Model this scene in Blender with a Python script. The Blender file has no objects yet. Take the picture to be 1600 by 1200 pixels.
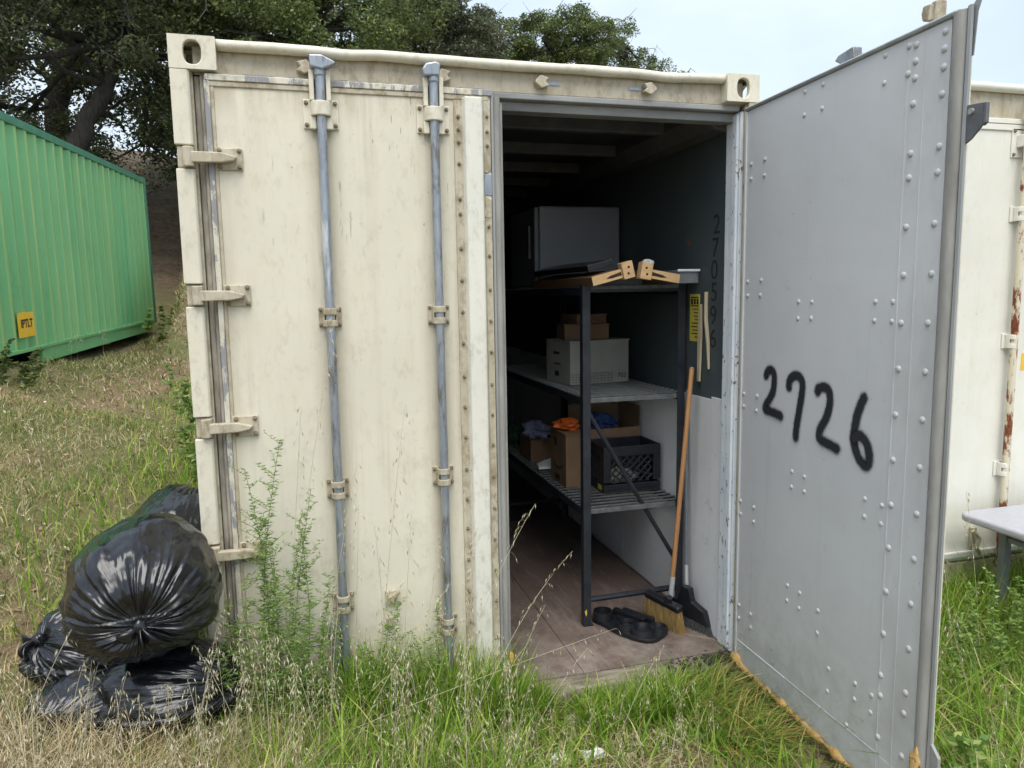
import bpy, bmesh, math, random
import numpy as np
from mathutils import Vector, Matrix, noise as mnoise
rnd = random.Random(7)
scene = bpy.context.scene
COL = scene.collection

# ------------------------------------------------------------------ camera
cam_d = bpy.data.cameras.new('camera')
cam = bpy.data.objects.new('camera', cam_d); COL.objects.link(cam)
YAW, PIT, ROL = 0.2679, 0.1218, -0.0164
cF = Vector((math.sin(YAW)*math.cos(PIT), math.cos(YAW)*math.cos(PIT), -math.sin(PIT)))
cR0 = Vector((math.cos(YAW), -math.sin(YAW), 0)); cU0 = cR0.cross(cF)
cR = cR0*math.cos(ROL)+cU0*math.sin(ROL); cU = cU0*math.cos(ROL)-cR0*math.sin(ROL)
CAM = Vector((0.4418, -3.0053, 1.9418))
cam.matrix_world = Matrix(((cR.x, cU.x, -cF.x, CAM.x), (cR.y, cU.y, -cF.y, CAM.y), (cR.z, cU.z, -cF.z, CAM.z), (0, 0, 0, 1)))
cam_d.sensor_width = 36; cam_d.lens = 36*1149.95/1600
cam_d.clip_start = 0.05; cam_d.clip_end = 600
scene.camera = cam

# ------------------------------------------------------------------ sky and sun (bright overcast)
SUN_EL, SUN_AZ = math.radians(64), math.radians(190)      # azimuth clockwise from +Y
world = bpy.data.worlds.new('World'); scene.world = world; world.use_nodes = True
wt = world.node_tree; wt.nodes.clear()
wo = wt.nodes.new('ShaderNodeOutputWorld'); mixs = wt.nodes.new('ShaderNodeMixShader')
b1 = wt.nodes.new('ShaderNodeBackground'); b2 = wt.nodes.new('ShaderNodeBackground')
sky = wt.nodes.new('ShaderNodeTexSky'); sky.sky_type = 'NISHITA'; sky.sun_disc = False
sky.sun_elevation = SUN_EL; sky.sun_rotation = SUN_AZ; sky.air_density = 1.2; sky.dust_density = 2.0
b1.inputs['Strength'].default_value = 0.08
wt.links.new(sky.outputs[0], b1.inputs['Color'])
b2.inputs['Color'].default_value = (0.755, 0.87, 1.0, 1); b2.inputs['Strength'].default_value = 0.46
tc = wt.nodes.new('ShaderNodeTexCoord'); mp = wt.nodes.new('ShaderNodeMapping'); mp.inputs['Scale'].default_value = (1, 1, 2.6)
nz = wt.nodes.new('ShaderNodeTexNoise'); nz.inputs['Scale'].default_value = 1.7; nz.inputs['Detail'].default_value = 6
cr = wt.nodes.new('ShaderNodeValToRGB')
cr.color_ramp.elements[0].position = 0.40; cr.color_ramp.elements[0].color = (0.55, 0.55, 0.55, 1)
cr.color_ramp.elements[1].position = 0.60; cr.color_ramp.elements[1].color = (0.97, 0.97, 0.97, 1)
wt.links.new(tc.outputs['Generated'], mp.inputs[0]); wt.links.new(mp.outputs[0], nz.inputs['Vector'])
wt.links.new(nz.outputs[0], cr.inputs[0]); wt.links.new(cr.outputs[0], mixs.inputs[0])
wt.links.new(b1.outputs[0], mixs.inputs[1]); wt.links.new(b2.outputs[0], mixs.inputs[2])
wt.links.new(mixs.outputs[0], wo.inputs[0])
sd = bpy.data.lights.new('sun', 'SUN'); sd.energy = 1.5; sd.angle = math.radians(50); sd.color = (1.0, 0.965, 0.90)
sun = bpy.data.objects.new('sun', sd); COL.objects.link(sun)
sdir = Vector((math.sin(SUN_AZ)*math.cos(SUN_EL), math.cos(SUN_AZ)*math.cos(SUN_EL), math.sin(SUN_EL)))
sun.rotation_euler = sdir.to_track_quat('Z', 'Y').to_euler()
vs = scene.view_settings; vs.view_transform = 'Standard'; vs.look = 'None'; vs.gamma = 1; vs.exposure = 1.34
vs.use_curve_mapping = False
scene.render.engine = 'CYCLES'
scene.cycles.max_bounces = 5; scene.cycles.diffuse_bounces = 3; scene.cycles.glossy_bounces = 3; scene.cycles.transparent_max_bounces = 8
scene.cycles.use_adaptive_sampling = True; scene.cycles.adaptive_threshold = 0.025; scene.cycles.adaptive_min_samples = 16; scene.cycles.use_denoising = True

# ------------------------------------------------------------------ material helpers
class NT:
    def __init__(s, name):
        s.m = bpy.data.materials.new(name); s.m.use_nodes = True; s.t = s.m.node_tree; s.t.nodes.clear()
        s.out = s.n('ShaderNodeOutputMaterial'); s.b = s.n('ShaderNodeBsdfPrincipled'); s.l(s.b.outputs[0], s.out.inputs[0])
    def n(s, t, **k):
        x = s.t.nodes.new(t)
        for a, b in k.items(): setattr(x, a, b)
        return x
    def l(s, a, b): s.t.links.new(a, b)
    def co(s, kind='Object', scale=(1, 1, 1)):
        c = s.n('ShaderNodeTexCoord'); m = s.n('ShaderNodeMapping'); m.inputs['Scale'].default_value = scale
        s.l(c.outputs[kind], m.inputs[0]); return m.outputs[0]
    def noise(s, scale=5, detail=4, rough=.55, vec=None, stretch=None, dist=0):
        x = s.n('ShaderNodeTexNoise'); x.inputs['Scale'].default_value = scale; x.inputs['Detail'].default_value = detail
        x.inputs['Roughness'].default_value = rough; x.inputs['Distortion'].default_value = dist
        s.l(vec or s.co(scale=stretch or (1, 1, 1)), x.inputs['Vector']); return x.outputs[0]
    def ramp(s, f, a, b, ca=0., cb=1.):
        r = s.n('ShaderNodeMapRange'); r.inputs[1].default_value = a; r.inputs[2].default_value = b
        r.inputs[3].default_value = ca; r.inputs[4].default_value = cb; s.l(f, r.inputs[0]); return r.outputs[0]
    def math(s, op, a, b=None):
        x = s.n('ShaderNodeMath', operation=op)
        for i, v in enumerate((a, b)):
            if v is None: continue
            if isinstance(v, (int, float)): x.inputs[i].default_value = v
            else: s.l(v, x.inputs[i])
        return x.outputs[0]
    def mix(s, f, a, b):
        x = s.n('ShaderNodeMix', data_type='RGBA'); ins = [x.inputs[0], x.inputs[6], x.inputs[7]]
        for i, v in zip(ins, (f, a, b)):
            if isinstance(v, (int, float)): i.default_value = v
            elif isinstance(v, tuple): i.default_value = v if len(v) == 4 else v+(1,)
            else: s.l(v, i)
        return x.outputs[2]
    def bump(s, h, strength=.2, dist=.01):
        x = s.n('ShaderNodeBump'); x.inputs['Strength'].default_value = strength; x.inputs['Distance'].default_value = dist
        s.l(h, x.inputs['Height']); s.l(x.outputs[0], s.b.inputs['Normal'])
    def fin(s, col, rough=.5, metal=0., spec=.5):
        if isinstance(col, tuple): s.b.inputs['Base Color'].default_value = col+(1,)
        else: s.l(col, s.b.inputs['Base Color'])
        if isinstance(rough, (int, float)): s.b.inputs['Roughness'].default_value = rough
        else: s.l(rough, s.b.inputs['Roughness'])
        s.b.inputs['Metallic'].default_value = metal; s.b.inputs['Specular IOR Level'].default_value = spec
        return s.m

def simple(name, c1, c2, rough=.6, scale=8, metal=0, bump=.1, stretch=None, spec=.5, bd=.004):
    t = NT(name); f = t.ramp(t.noise(scale, 5, .6, stretch=stretch), .3, .7)
    t.bump(t.noise(scale*5, 4, stretch=stretch), bump, bd)
    return t.fin(t.mix(f, c1, c2), rough, metal, spec)

def cream_paint(name, base=(.715, .672, .55), stain=(.42, .345, .22), amount=.22, rods=(), chips=.8, grey=0., fine=.38, door=False):
    """old container paint: broad fading, vertical rain stains, chips down to metal, grime beside the lock rods, seam bands with astragal shade painted in"""
    t = NT(name)
    col = t.mix(t.ramp(t.noise(1.6, 5), .3, .7), base, tuple(c*.90 for c in base))
    col = t.mix(t.ramp(t.noise(7, 6, .65), .45, .8, 0, .35), col, (base[0]*.86, base[1]*.83, base[2]*.72))
    st = t.noise(1, 6, .7, stretch=(16, 16, .55)); st2 = t.noise(2.1, 3)
    sf = t.math('MULTIPLY', t.ramp(st, .50, .74, 0, amount), t.ramp(st2, .35, .65))
    col = t.mix(sf, col, stain)
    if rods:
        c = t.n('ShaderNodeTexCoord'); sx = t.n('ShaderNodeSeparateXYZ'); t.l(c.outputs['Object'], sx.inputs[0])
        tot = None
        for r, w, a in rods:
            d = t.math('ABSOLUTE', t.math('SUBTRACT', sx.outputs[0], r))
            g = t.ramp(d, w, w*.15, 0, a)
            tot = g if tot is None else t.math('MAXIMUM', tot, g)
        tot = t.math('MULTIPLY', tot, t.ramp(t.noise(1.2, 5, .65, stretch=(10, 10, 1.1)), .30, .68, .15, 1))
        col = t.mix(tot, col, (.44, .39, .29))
    fg = t.math('MULTIPLY', t.ramp(t.noise(26, 7, .72, stretch=(1, 1, .6)), .54-.11*fine, .68-.11*fine, 0, fine), t.ramp(t.noise(3.1, 4), .32, .6, .25, 1))
    col = t.mix(fg, col, (.27, .215, .135))
    if door:      # rain stain below the top trim, drip marks, mud splashed up from the ground
        c = t.n('ShaderNodeTexCoord'); sx = t.n('ShaderNodeSeparateXYZ'); t.l(c.outputs['Object'], sx.inputs[0])
        n1 = t.noise(1, 6, .7, stretch=(11, 11, .9))
        mud = t.math('MULTIPLY', t.ramp(sx.outputs[2], .75, .25), t.ramp(t.noise(9, 6, .7), .40, .62, .1, .8)); col = t.mix(mud, col, (.40, .345, .24))
        topg = t.math('MULTIPLY', t.ramp(sx.outputs[2], 2.60, 2.72), t.ramp(n1, .42, .6)); col = t.mix(t.math('MULTIPLY', topg, .55), col, (.40, .335, .22))
        drip = t.math('MULTIPLY', t.ramp(t.noise(1, 4, .6, stretch=(52, 52, 8)), .615, .66), t.math('MULTIPLY', t.ramp(sx.outputs[2], 1.9, 2.35), t.ramp(t.noise(2.6, 3), .52, .60)))
        col = t.mix(t.math('MULTIPLY', drip, .6), col, (.12, .10, .07))
        scr = t.ramp(t.noise(5, 8, .8, dist=2.2), .665, .68, 0, .3); col = t.mix(scr, col, (.38, .35, .29))
    # specks of mould and small chips
    sp = t.math('MULTIPLY', t.ramp(t.noise(55, 3, .6, stretch=(1, 1, .55)), .69, .74), t.ramp(t.noise(2.3, 3), .50, .62))
    col = t.mix(t.math('MULTIPLY', sp, chips), col, (.13, .115, .09))
    if grey:
        gf = t.math('MULTIPLY', t.ramp(t.noise(14, 7, .75, stretch=(1, 1, .35)), .50, .52), grey)
        col = t.mix(gf, col, (.27, .265, .27))
    t.bump(t.noise(30, 6), .12, .004)
    return t.fin(col, t.ramp(t.noise(9, 4), .3, .7, .42, .62), 0, .35)

MAT = {}
MAT['cream'] = cream_paint('cream_paint')
MAT['cream_door'] = cream_paint('cream_door_paint', amount=.55, door=True, fine=.2, rods=((.527, .085, .95), (.962, .085, 1.0), (1.052, .035, .9), (.13, .07, .8), (1.085, .03, .7)))  # bands left of the astragal: seam grime plus its soft shadow painted in
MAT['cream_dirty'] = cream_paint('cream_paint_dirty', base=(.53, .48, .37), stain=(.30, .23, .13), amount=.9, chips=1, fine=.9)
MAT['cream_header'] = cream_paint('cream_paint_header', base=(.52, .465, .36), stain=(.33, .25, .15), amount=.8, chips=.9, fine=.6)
MAT['cream_pale'] = cream_paint('cream_paint_pale', base=(.74, .725, .645), amount=.35)
MAT['cream_flaking'] = cream_paint('cream_paint_flaking', base=(.66, .63, .53), amount=.6, grey=1, fine=.6)
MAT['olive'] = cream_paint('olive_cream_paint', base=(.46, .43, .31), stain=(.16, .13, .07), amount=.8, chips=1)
MAT['cream_right'] = cream_paint('neighbour_cream_paint', base=(.78, .765, .68), stain=(.45, .40, .28), amount=.25, fine=.10, chips=.4)

def galv():
    t = NT('galvanised_steel')
    col = t.mix(t.ramp(t.noise(30, 5, .6, stretch=(1, 1, .3)), .3, .7), (.255, .285, .33), (.40, .43, .465))
    col = t.mix(t.ramp(t.noise(20, 7, .75, stretch=(1, 1, .22)), .52, .64), col, (.17, .155, .135))
    col = t.mix(t.ramp(t.noise(11, 6, .75, stretch=(1, 1, .15)), .60, .68), col, (.58, .60, .62))
    t.bump(t.noise(60, 4), .15, .002)
    return t.fin(col, .42, .55)
MAT['galv'] = galv()
MAT['bolt'] = simple('weathered_bolt', (.13, .10, .065), (.32, .27, .18), .6, 90)
MAT['gasket'] = simple('grey_rubber_gasket', (.22, .21, .195), (.36, .35, .325), .75, 14, stretch=(1, 1, .25), bump=.3)
MAT['gasket_dark'] = simple('dark_rubber_gasket', (.075, .073, .072), (.13, .125, .12), .7, 20, bump=.2)
MAT['gap_brown'] = simple('perished_seal', (.16, .14, .115), (.42, .385, .32), .85, 26, stretch=(1, 1, .3), bump=.5)
MAT['bracket_steel'] = simple('dull_bracket_steel', (.10, .105, .115), (.17, .175, .185), .5, 20, .3)
MAT['edge_metal'] = simple('aluminium_edge', (.26, .27, .27), (.40, .41, .41), .5, 10, .3, stretch=(1, 1, .2), bump=.15)

def inner_grey():
    t = NT('grey_door_liner_paint')
    col = t.mix(t.ramp(t.noise(1.3, 4), .3, .7), (.55, .555, .57), (.615, .62, .63))
    col = t.mix(t.ramp(t.noise(1, 6, .7, stretch=(14, 14, .5)), .58, .8, 0, .25), col, (.30, .29, .27))
    col = t.mix(t.ramp(t.noise(40, 3, .5), .735, .76, 0, .7), col, (.16, .155, .15))
    col = t.mix(t.ramp(t.noise(13, 7, .75), .60, .72, 0, .35), col, (.34, .32, .29))
    col = t.mix(t.ramp(t.noise(4, 8, .8, dist=1.8), .66, .675, 0, .5), col, (.62, .62, .62))
    c = t.n('ShaderNodeTexCoord'); sx = t.n('ShaderNodeSeparateXYZ'); t.l(c.outputs['Object'], sx.inputs[0])
    mud = t.math('MULTIPLY', t.ramp(sx.outputs[2], .85, .2), t.ramp(t.noise(8, 7, .72), .42, .64, .05, .6)); col = t.mix(mud, col, (.36, .335, .29))
    hand = t.math('MULTIPLY', t.ramp(sx.outputs[0], .80, 1.1), t.ramp(t.noise(3, 7, .7, stretch=(1, 1, .35)), .46, .66, 0, .45)); col = t.mix(hand, col, (.36, .35, .33))
    t.bump(t.noise(2.2, 3), .28, .022)
    return t.fin(col, t.ramp(t.noise(6, 6), .3, .7, .30, .50), 0, .45)
MAT['inner_grey'] = inner_grey()
MAT['white_paint'] = simple('chalky_white_paint', (.68, .71, .75), (.80, .82, .84), .6, 12, stretch=(1, 1, .3), bump=.35)

def jamb_white():
    t = NT('chipped_white_jamb')
    col = t.mix(t.ramp(t.noise(5, 5), .3, .7), (.66, .71, .78), (.80, .83, .87))
    ch = t.ramp(t.noise(38, 6, .7, stretch=(1, 1, .45)), .60, .63)
    col = t.mix(ch, col, (.20, .18, .15)); t.bump(t.noise(38, 6, .7, stretch=(1, 1, .45)), .5, .006)
    return t.fin(col, .6)
MAT['jamb'] = jamb_white()

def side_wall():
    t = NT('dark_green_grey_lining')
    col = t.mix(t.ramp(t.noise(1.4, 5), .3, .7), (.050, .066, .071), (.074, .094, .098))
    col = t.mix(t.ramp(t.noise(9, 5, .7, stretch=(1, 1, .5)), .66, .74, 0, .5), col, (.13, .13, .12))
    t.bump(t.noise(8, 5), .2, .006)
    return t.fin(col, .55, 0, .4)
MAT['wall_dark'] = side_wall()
def wall_white():
    t = NT('scuffed_white_lining')
    col = t.mix(t.ramp(t.noise(2.2, 5), .3, .7), (.62, .63, .64), (.76, .77, .78))
    col = t.mix(t.ramp(t.noise(11, 6, .75, stretch=(1, .5, 1)), .62, .74, 0, .7), col, (.22, .20, .18))
    t.bump(t.noise(20, 5), .3, .004)
    return t.fin(col, .6)
MAT['wall_white'] = wall_white()
def floor_mat():
    t = NT('worn_plywood_floor')
    col = t.mix(t.ramp(t.noise(2.0, 6), .3, .7), (.108, .078, .066), (.168, .126, .110))
    col = t.mix(t.ramp(t.noise(3, 6, .7, stretch=(9, .8, 1), dist=.4), .56, .70, 0, .6), col, (.30, .245, .215))
    col = t.mix(t.ramp(t.noise(26, 5, .7), .62, .7, 0, .6), col, (.08, .06, .05))
    c = t.n('ShaderNodeTexCoord'); sx = t.n('ShaderNodeSeparateXYZ'); t.l(c.outputs['Object'], sx.inputs[0])
    tr_ = t.math('MULTIPLY', t.ramp(sx.outputs[1], 1.1, .1), t.ramp(t.noise(7, 7, .72), .40, .66, 0, .9)); col = t.mix(tr_, col, (.29, .25, .215))
    col = t.mix(t.ramp(t.noise(60, 4, .6), .66, .70, 0, .8), col, (.33, .29, .24))
    t.bump(t.noise(9, 6, .7, stretch=(6, .7, 1)), .35, .006)
    return t.fin(col, .75, 0, .25)
MAT['floor'] = floor_mat()
MAT['sill'] = simple('weathered_sill', (.085, .065, .05), (.36, .31, .25), .9, 9, stretch=(.6, 3, 7), bump=.9, bd=.012)
MAT['dark_dirt'] = simple('black_dirt', (.02, .018, .015), (.07, .06, .05), .95, 30, bump=.8)
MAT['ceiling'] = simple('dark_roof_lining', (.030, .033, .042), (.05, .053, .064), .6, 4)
MAT['bow'] = simple('roof_bow_paint', (.07, .072, .085), (.11, .11, .12), .55, 10)
MAT['frame_grey'] = simple('worn_grey_frame', (.20, .20, .20), (.36, .36, .355), .55, 9, stretch=(.3, 1, 1), bump=.2)
MAT['black_metal'] = simple('black_rack_paint', (.012, .014, .020), (.028, .032, .042), .42, 14, bump=.12)
MAT['wire'] = simple('grey_shelf_wire', (.07, .08, .085), (.17, .18, .18), .5, 30, .2)
MAT['yellow_chip'] = simple('yellow_paint_chip', (.55, .38, .03), (.65, .47, .06), .6)
MAT['cardboard'] = simple('brown_cardboard', (.145, .088, .05), (.20, .125, .072), .85, 10, stretch=(1, 1, .4))
MAT['cardboard_inside'] = simple('cardboard_inside', (.15, .095, .055), (.20, .13, .08), .85, 10)
MAT['carton_white'] = simple('white_carton', (.27, .27, .245), (.33, .33, .295), .75, 6)
MAT['ink'] = simple('black_ink', (.012, .012, .014), (.02, .02, .02), .7)
MAT['plastic_black'] = simple('black_moulded_plastic', (.008, .009, .012), (.016, .017, .021), .38, 12, bump=.08)
MAT['crate'] = simple('dark_crate_plastic', (.008, .010, .015), (.015, .018, .026), .45, 12, bump=.1)
MAT['fridge'] = simple('grey_enamel', (.22, .23, .245), (.26, .27, .285), .35, 3, bump=.03)
MAT['fridge_door'] = simple('grey_appliance_door', (.16, .165, .18), (.20, .205, .22), .4, 3, bump=.03)
MAT['handle_wood'] = simple('varnished_broom_wood', (.36, .165, .060), (.47, .235, .10), .45, 12, stretch=(4, 4, .3))
MAT['pale_wood'] = simple('pale_pine', (.52, .33, .155), (.64, .43, .22), .7, 14, stretch=(1, 3, 3), bump=.4)
MAT['brown_wood'] = simple('brown_board', (.13, .072, .038), (.19, .11, .06), .65, 6, stretch=(1, .3, 3))
MAT['dark_slot'] = simple('dark_hollow', (.03, .014, .008), (.06, .03, .018), .9)
MAT['black_laminate'] = simple('black_laminate', (.012, .013, .016), (.02, .021, .025), .3, 5)
MAT['bristle_tan'] = simple('straw_bristle', (.38, .24, .075), (.54, .37, .15), .8, 60, stretch=(1, 1, .2))
MAT['bristle_grey'] = simple('grey_bristle', (.05, .05, .052), (.11, .11, .11), .85, 60, stretch=(1, 1, .2))
MAT['ferrule'] = simple('silver_ferrule', (.55, .56, .58), (.68, .69, .70), .35, 20, .5)
MAT['stick'] = simple('raw_lath', (.40, .33, .22), (.52, .44, .31), .8, 20, stretch=(1, 1, .2))
MAT['label_yellow'] = simple('yellow_label', (.50, .42, .05), (.58, .48, .08), .6, 8)
MAT['orange'] = simple('orange_plastic', (.50, .085, .012), (.60, .14, .02), .5, 12)
MAT['blue'] = simple('blue_cloth', (.012, .035, .14), (.02, .055, .19), .8, 20)
MAT['teal'] = simple('dark_green_cloth', (.02, .07, .04), (.04, .10, .06), .85, 20)
MAT['paper'] = simple('white_paper', (.72, .74, .75), (.82, .83, .83), .75, 15)
MAT['clear'] = None
t = NT('clear_plastic'); t.b.inputs['Transmission Weight'].default_value = .85; t.b.inputs['IOR'].default_value = 1.3
t.bump(t.noise(10, 3), .1, .01); MAT['clear'] = t.fin((.80, .84, .88), .18)
t = NT('plaid_fabric')
co = t.n('ShaderNodeTexCoord')
w1 = t.n('ShaderNodeTexWave', bands_direction='X'); w1.inputs['Scale'].default_value = 14; t.l(co.outputs['UV'], w1.inputs['Vector'])
w2 = t.n('ShaderNodeTexWave', bands_direction='Y'); w2.inputs['Scale'].default_value = 14; t.l(co.outputs['UV'], w2.inputs['Vector'])
c = t.mix(t.ramp(w1.outputs[1], .45, .55, 0, .7), (.42, .44, .55), (.08, .09, .20))
MAT['plaid'] = t.fin(t.mix(t.ramp(w2.outputs[1], .45, .55, 0, .6), c, (.10, .11, .24)), .9)
def foam_mat():
    t = NT('crumbling_orange_foam')
    col = t.mix(t.ramp(t.noise(16, 6, .7), .35, .65), (.60, .30, .05), (.68, .50, .24))
    col = t.mix(t.ramp(t.noise(34, 5), .60, .68), col, (.16, .10, .05)); t.bump(t.noise(45, 6, .7), .9, .012)
    return t.fin(col, .95, 0, .2)
MAT['foam'] = foam_mat()
def rust_rod():
    t = NT('rusted_painted_rod')
    f = t.ramp(t.noise(16, 7, .7, stretch=(1, 1, .35)), .46, .52)
    rust = t.mix(t.ramp(t.noise(40, 5), .3, .7), (.13, .032, .014), (.26, .085, .035))
    t.bump(t.noise(16, 7, .7, stretch=(1, 1, .35)), .6, .006)
    return t.fin(t.mix(f, rust, (.66, .60, .46)), .75, 0, .3)
MAT['rust_rod'] = rust_rod()
def green_paint(name, fade_lit):
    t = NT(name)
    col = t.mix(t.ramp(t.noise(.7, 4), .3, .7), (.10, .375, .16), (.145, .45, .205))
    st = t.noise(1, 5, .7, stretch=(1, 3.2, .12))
    col = t.mix(t.ramp(st, .30, .58, 0, fade_lit), col, (.46, .62, .23))
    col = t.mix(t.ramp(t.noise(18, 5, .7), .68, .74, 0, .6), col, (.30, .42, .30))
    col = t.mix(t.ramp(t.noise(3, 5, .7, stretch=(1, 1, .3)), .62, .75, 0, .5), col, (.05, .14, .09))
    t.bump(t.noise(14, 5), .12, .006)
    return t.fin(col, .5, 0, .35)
MAT['green'] = green_paint('green_paint', .25); MAT['green_faded_lit'] = green_paint('faded_lit_rib_paint', .75)  # second paint: sun fading together with light painted onto the ribs
MAT['green_dark'] = simple('green_rail_paint', (.05, .20, .12), (.085, .27, .165), .55, 5)
MAT['sticker_yellow'] = simple('yellow_sticker', (.80, .47, .02), (.86, .54, .05), .5, 6)
MAT['table_top'] = simple('grey_table_plastic', (.36, .36, .40), (.42, .42, .455), .45, 30, bump=.15)
MAT['table_leg'] = simple('grey_leg_paint', (.13, .15, .17), (.19, .205, .22), .5, 12)
def bag_mat():
    t = NT('black_bin_liner')
    v = t.co('UV', (22, 1.6, 1)); n1 = t.noise(1, 5, .6, vec=v, dist=.9)
    v2 = t.co('UV', (70, 8, 1)); n2 = t.noise(1, 3, .5, vec=v2, dist=.5)
    t.bump(t.math('ADD', n1, t.math('MULTIPLY', n2, .12)), .2, .03)
    return t.fin((.0075, .008, .010), t.ramp(n2, .3, .7, .16, .28), 0, .68)
MAT['bag'] = bag_mat()

def island_mat(name, stops, rough=.6, trans=.3, spec=.3):
    t = NT(name); g = t.n('ShaderNodeNewGeometry'); r = t.n('ShaderNodeValToRGB')
    e = r.color_ramp.elements
    while len(e) < len(stops): e.new(.5)
    for x, (p, c) in zip(e, stops): x.position = p; x.color = c+(1,)
    t.l(g.outputs['Random Per Island'], r.inputs[0])
    t.fin(r.outputs[0], rough, 0, spec)
    tr = t.n('ShaderNodeBsdfTranslucent'); t.l(r.outputs[0], tr.inputs[0])
    mx = t.n('ShaderNodeMixShader'); mx.inputs[0].default_value = trans
    t.l(t.b.outputs[0], mx.inputs[1]); t.l(tr.outputs[0], mx.inputs[2]); t.l(mx.outputs[0], t.out.inputs[0])
    return t.m
MAT['grass_green'] = island_mat('green_grass', [(0, (.11, .22, .03)), (.35, (.20, .36, .04)), (.7, (.33, .49, .06)), (.9, (.50, .54, .13)), (1, (.66, .60, .30))], trans=.42)
MAT['grass_mixed'] = island_mat('mixed_grass', [(0, (.085, .155, .03)), (.35, (.17, .26, .055)), (.65, (.31, .34, .10)), (.87, (.50, .42, .20)), (1, (.66, .57, .35))], trans=.38)
MAT['grass_dry'] = island_mat('dry_grass', [(0, (.20, .14, .07)), (.3, (.38, .29, .15)), (.65, (.56, .46, .27)), (1, (.72, .64, .44))], trans=.2)
MAT['grass_flat'] = island_mat('flattened_grass', [(0, (.08, .15, .025)), (.5, (.18, .28, .045)), (.75, (.36, .38, .09)), (.9, (.55, .34, .11)), (1, (.62, .49, .24))])
MAT['oat'] = island_mat('oat_straw', [(0, (.48, .42, .24)), (.5, (.68, .62, .42)), (1, (.82, .78, .62))], trans=.35)
MAT['weed'] = island_mat('weed_leaf', [(0, (.10, .19, .045)), (.5, (.20, .32, .075)), (1, (.38, .46, .14))])
MAT['leaf_dark'] = island_mat('oak_leaf_dark', [(0, (.058, .070, .042)), (.5, (.112, .134, .072)), (.85, (.17, .20, .095)), (1, (.32, .35, .11))], trans=.35)
MAT['leaf_mid'] = island_mat('oak_leaf', [(0, (.068, .092, .038)), (.5, (.125, .168, .060)), (.85, (.195, .245, .080)), (1, (.36, .40, .11))], trans=.38)
MAT['leaf_grey'] = island_mat('grey_oak_leaf', [(0, (.08, .09, .058)), (.5, (.14, .158, .094)), (.85, (.205, .23, .13)), (1, (.30, .32, .18))], trans=.35)
MAT['bark'] = simple('oak_bark', (.024, .02, .017), (.085, .074, .063), .9, 12, stretch=(2, 2, .4), bump=1, bd=.05)
MAT['twig'] = simple('lichen_twig', (.09, .085, .07), (.17, .165, .14), .9, 9)
def ground_mat():
    t = NT('soil_and_litter')
    col = t.mix(t.ramp(t.noise(3.5, 7, .65), .3, .7), (.13, .085, .055), (.27, .195, .125))
    col = t.mix(t.ramp(t.noise(26, 6, .7), .50, .64, 0, .8), col, (.44, .34, .21))
    col = t.mix(t.ramp(t.noise(.75, 6), .42, .58, 0, .8), col, (.13, .145, .055))
    col = t.mix(t.ramp(t.noise(70, 4, .7), .58, .66, 0, .6), col, (.055, .04, .028))
    c = t.n('ShaderNodeTexCoord'); sx = t.n('ShaderNodeSeparateXYZ'); t.l(c.outputs['Object'], sx.inputs[0])
    litter = t.math('MULTIPLY', t.ramp(sx.outputs[1], 13.0, 15.5), t.ramp(t.noise(1.5, 5), .25, .5))
    col = t.mix(litter, col, t.mix(t.ramp(t.noise(9, 6), .3, .7), (.075, .055, .038), (.17, .13, .09)))
    t.bump(t.noise(24, 7, .7), .9, .03)
    return t.fin(col, .95, 0, .15)
MAT['ground'] = ground_mat()
def spray():
    t = NT('black_spray_paint')
    co = t.n('ShaderNodeTexCoord'); s = t.n('ShaderNodeSeparateXYZ'); t.l(co.outputs['UV'], s.inputs[0])
    d = t.math('ABSOLUTE', t.math('SUBTRACT', s.outputs[0], .5))
    d = t.math('ADD', d, t.ramp(t.noise(70, 4, .7), .3, .7, -.045, .045))
    a = t.math('MAXIMUM', t.ramp(d, .20, .40, 1, 0), t.math('MULTIPLY', t.ramp(d, .50, .34, 0, .45), t.ramp(t.noise(420, 2), .50, .66)))
    a = t.math('MULTIPLY', a, t.ramp(s.outputs[1], 0, .0001, 0, 1))
    tp = t.n('ShaderNodeBsdfTransparent'); mx = t.n('ShaderNodeMixShader')
    t.fin((.018, .021, .027), .6)
    t.l(a, mx.inputs[0]); t.l(tp.outputs[0], mx.inputs[1]); t.l(t.b.outputs[0], mx.inputs[2]); t.l(mx.outputs[0], t.out.inputs[0])
    return t.m
MAT['spray'] = spray()

# ------------------------------------------------------------------ mesh helpers
WM = {}
I4 = Matrix.Identity(4)
def register(o, name, mat, parent, M):
    COL.objects.link(o)
    if mat is not None and o.data is not None and not o.data.materials: o.data.materials.append(MAT[mat])
    if parent is not None:
        o.parent = parent; o.matrix_parent_inverse = WM[parent.name].inverted()
    o.matrix_basis = M; WM[o.name] = M.copy()
    return o
def thing(name, label, cat, loc=(0, 0, 0), group=None, rot=None):
    o = bpy.data.objects.new(name, None); o.empty_display_size = .1
    register(o, name, None, None, Matrix.Translation(loc) @ (rot or I4)); tag(o, label, cat, group); return o
def tag(o, label=None, cat=None, group=None, kind=None):
    for k, v in (('label', label), ('category', cat), ('group', group), ('kind', kind)):
        if v: o[k] = v
    return o
def inst(src, parent, M, name=None):
    o = bpy.data.objects.new(name or src.name.split('.')[0], src.data)
    return register(o, o.name, None, parent, M)

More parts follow.
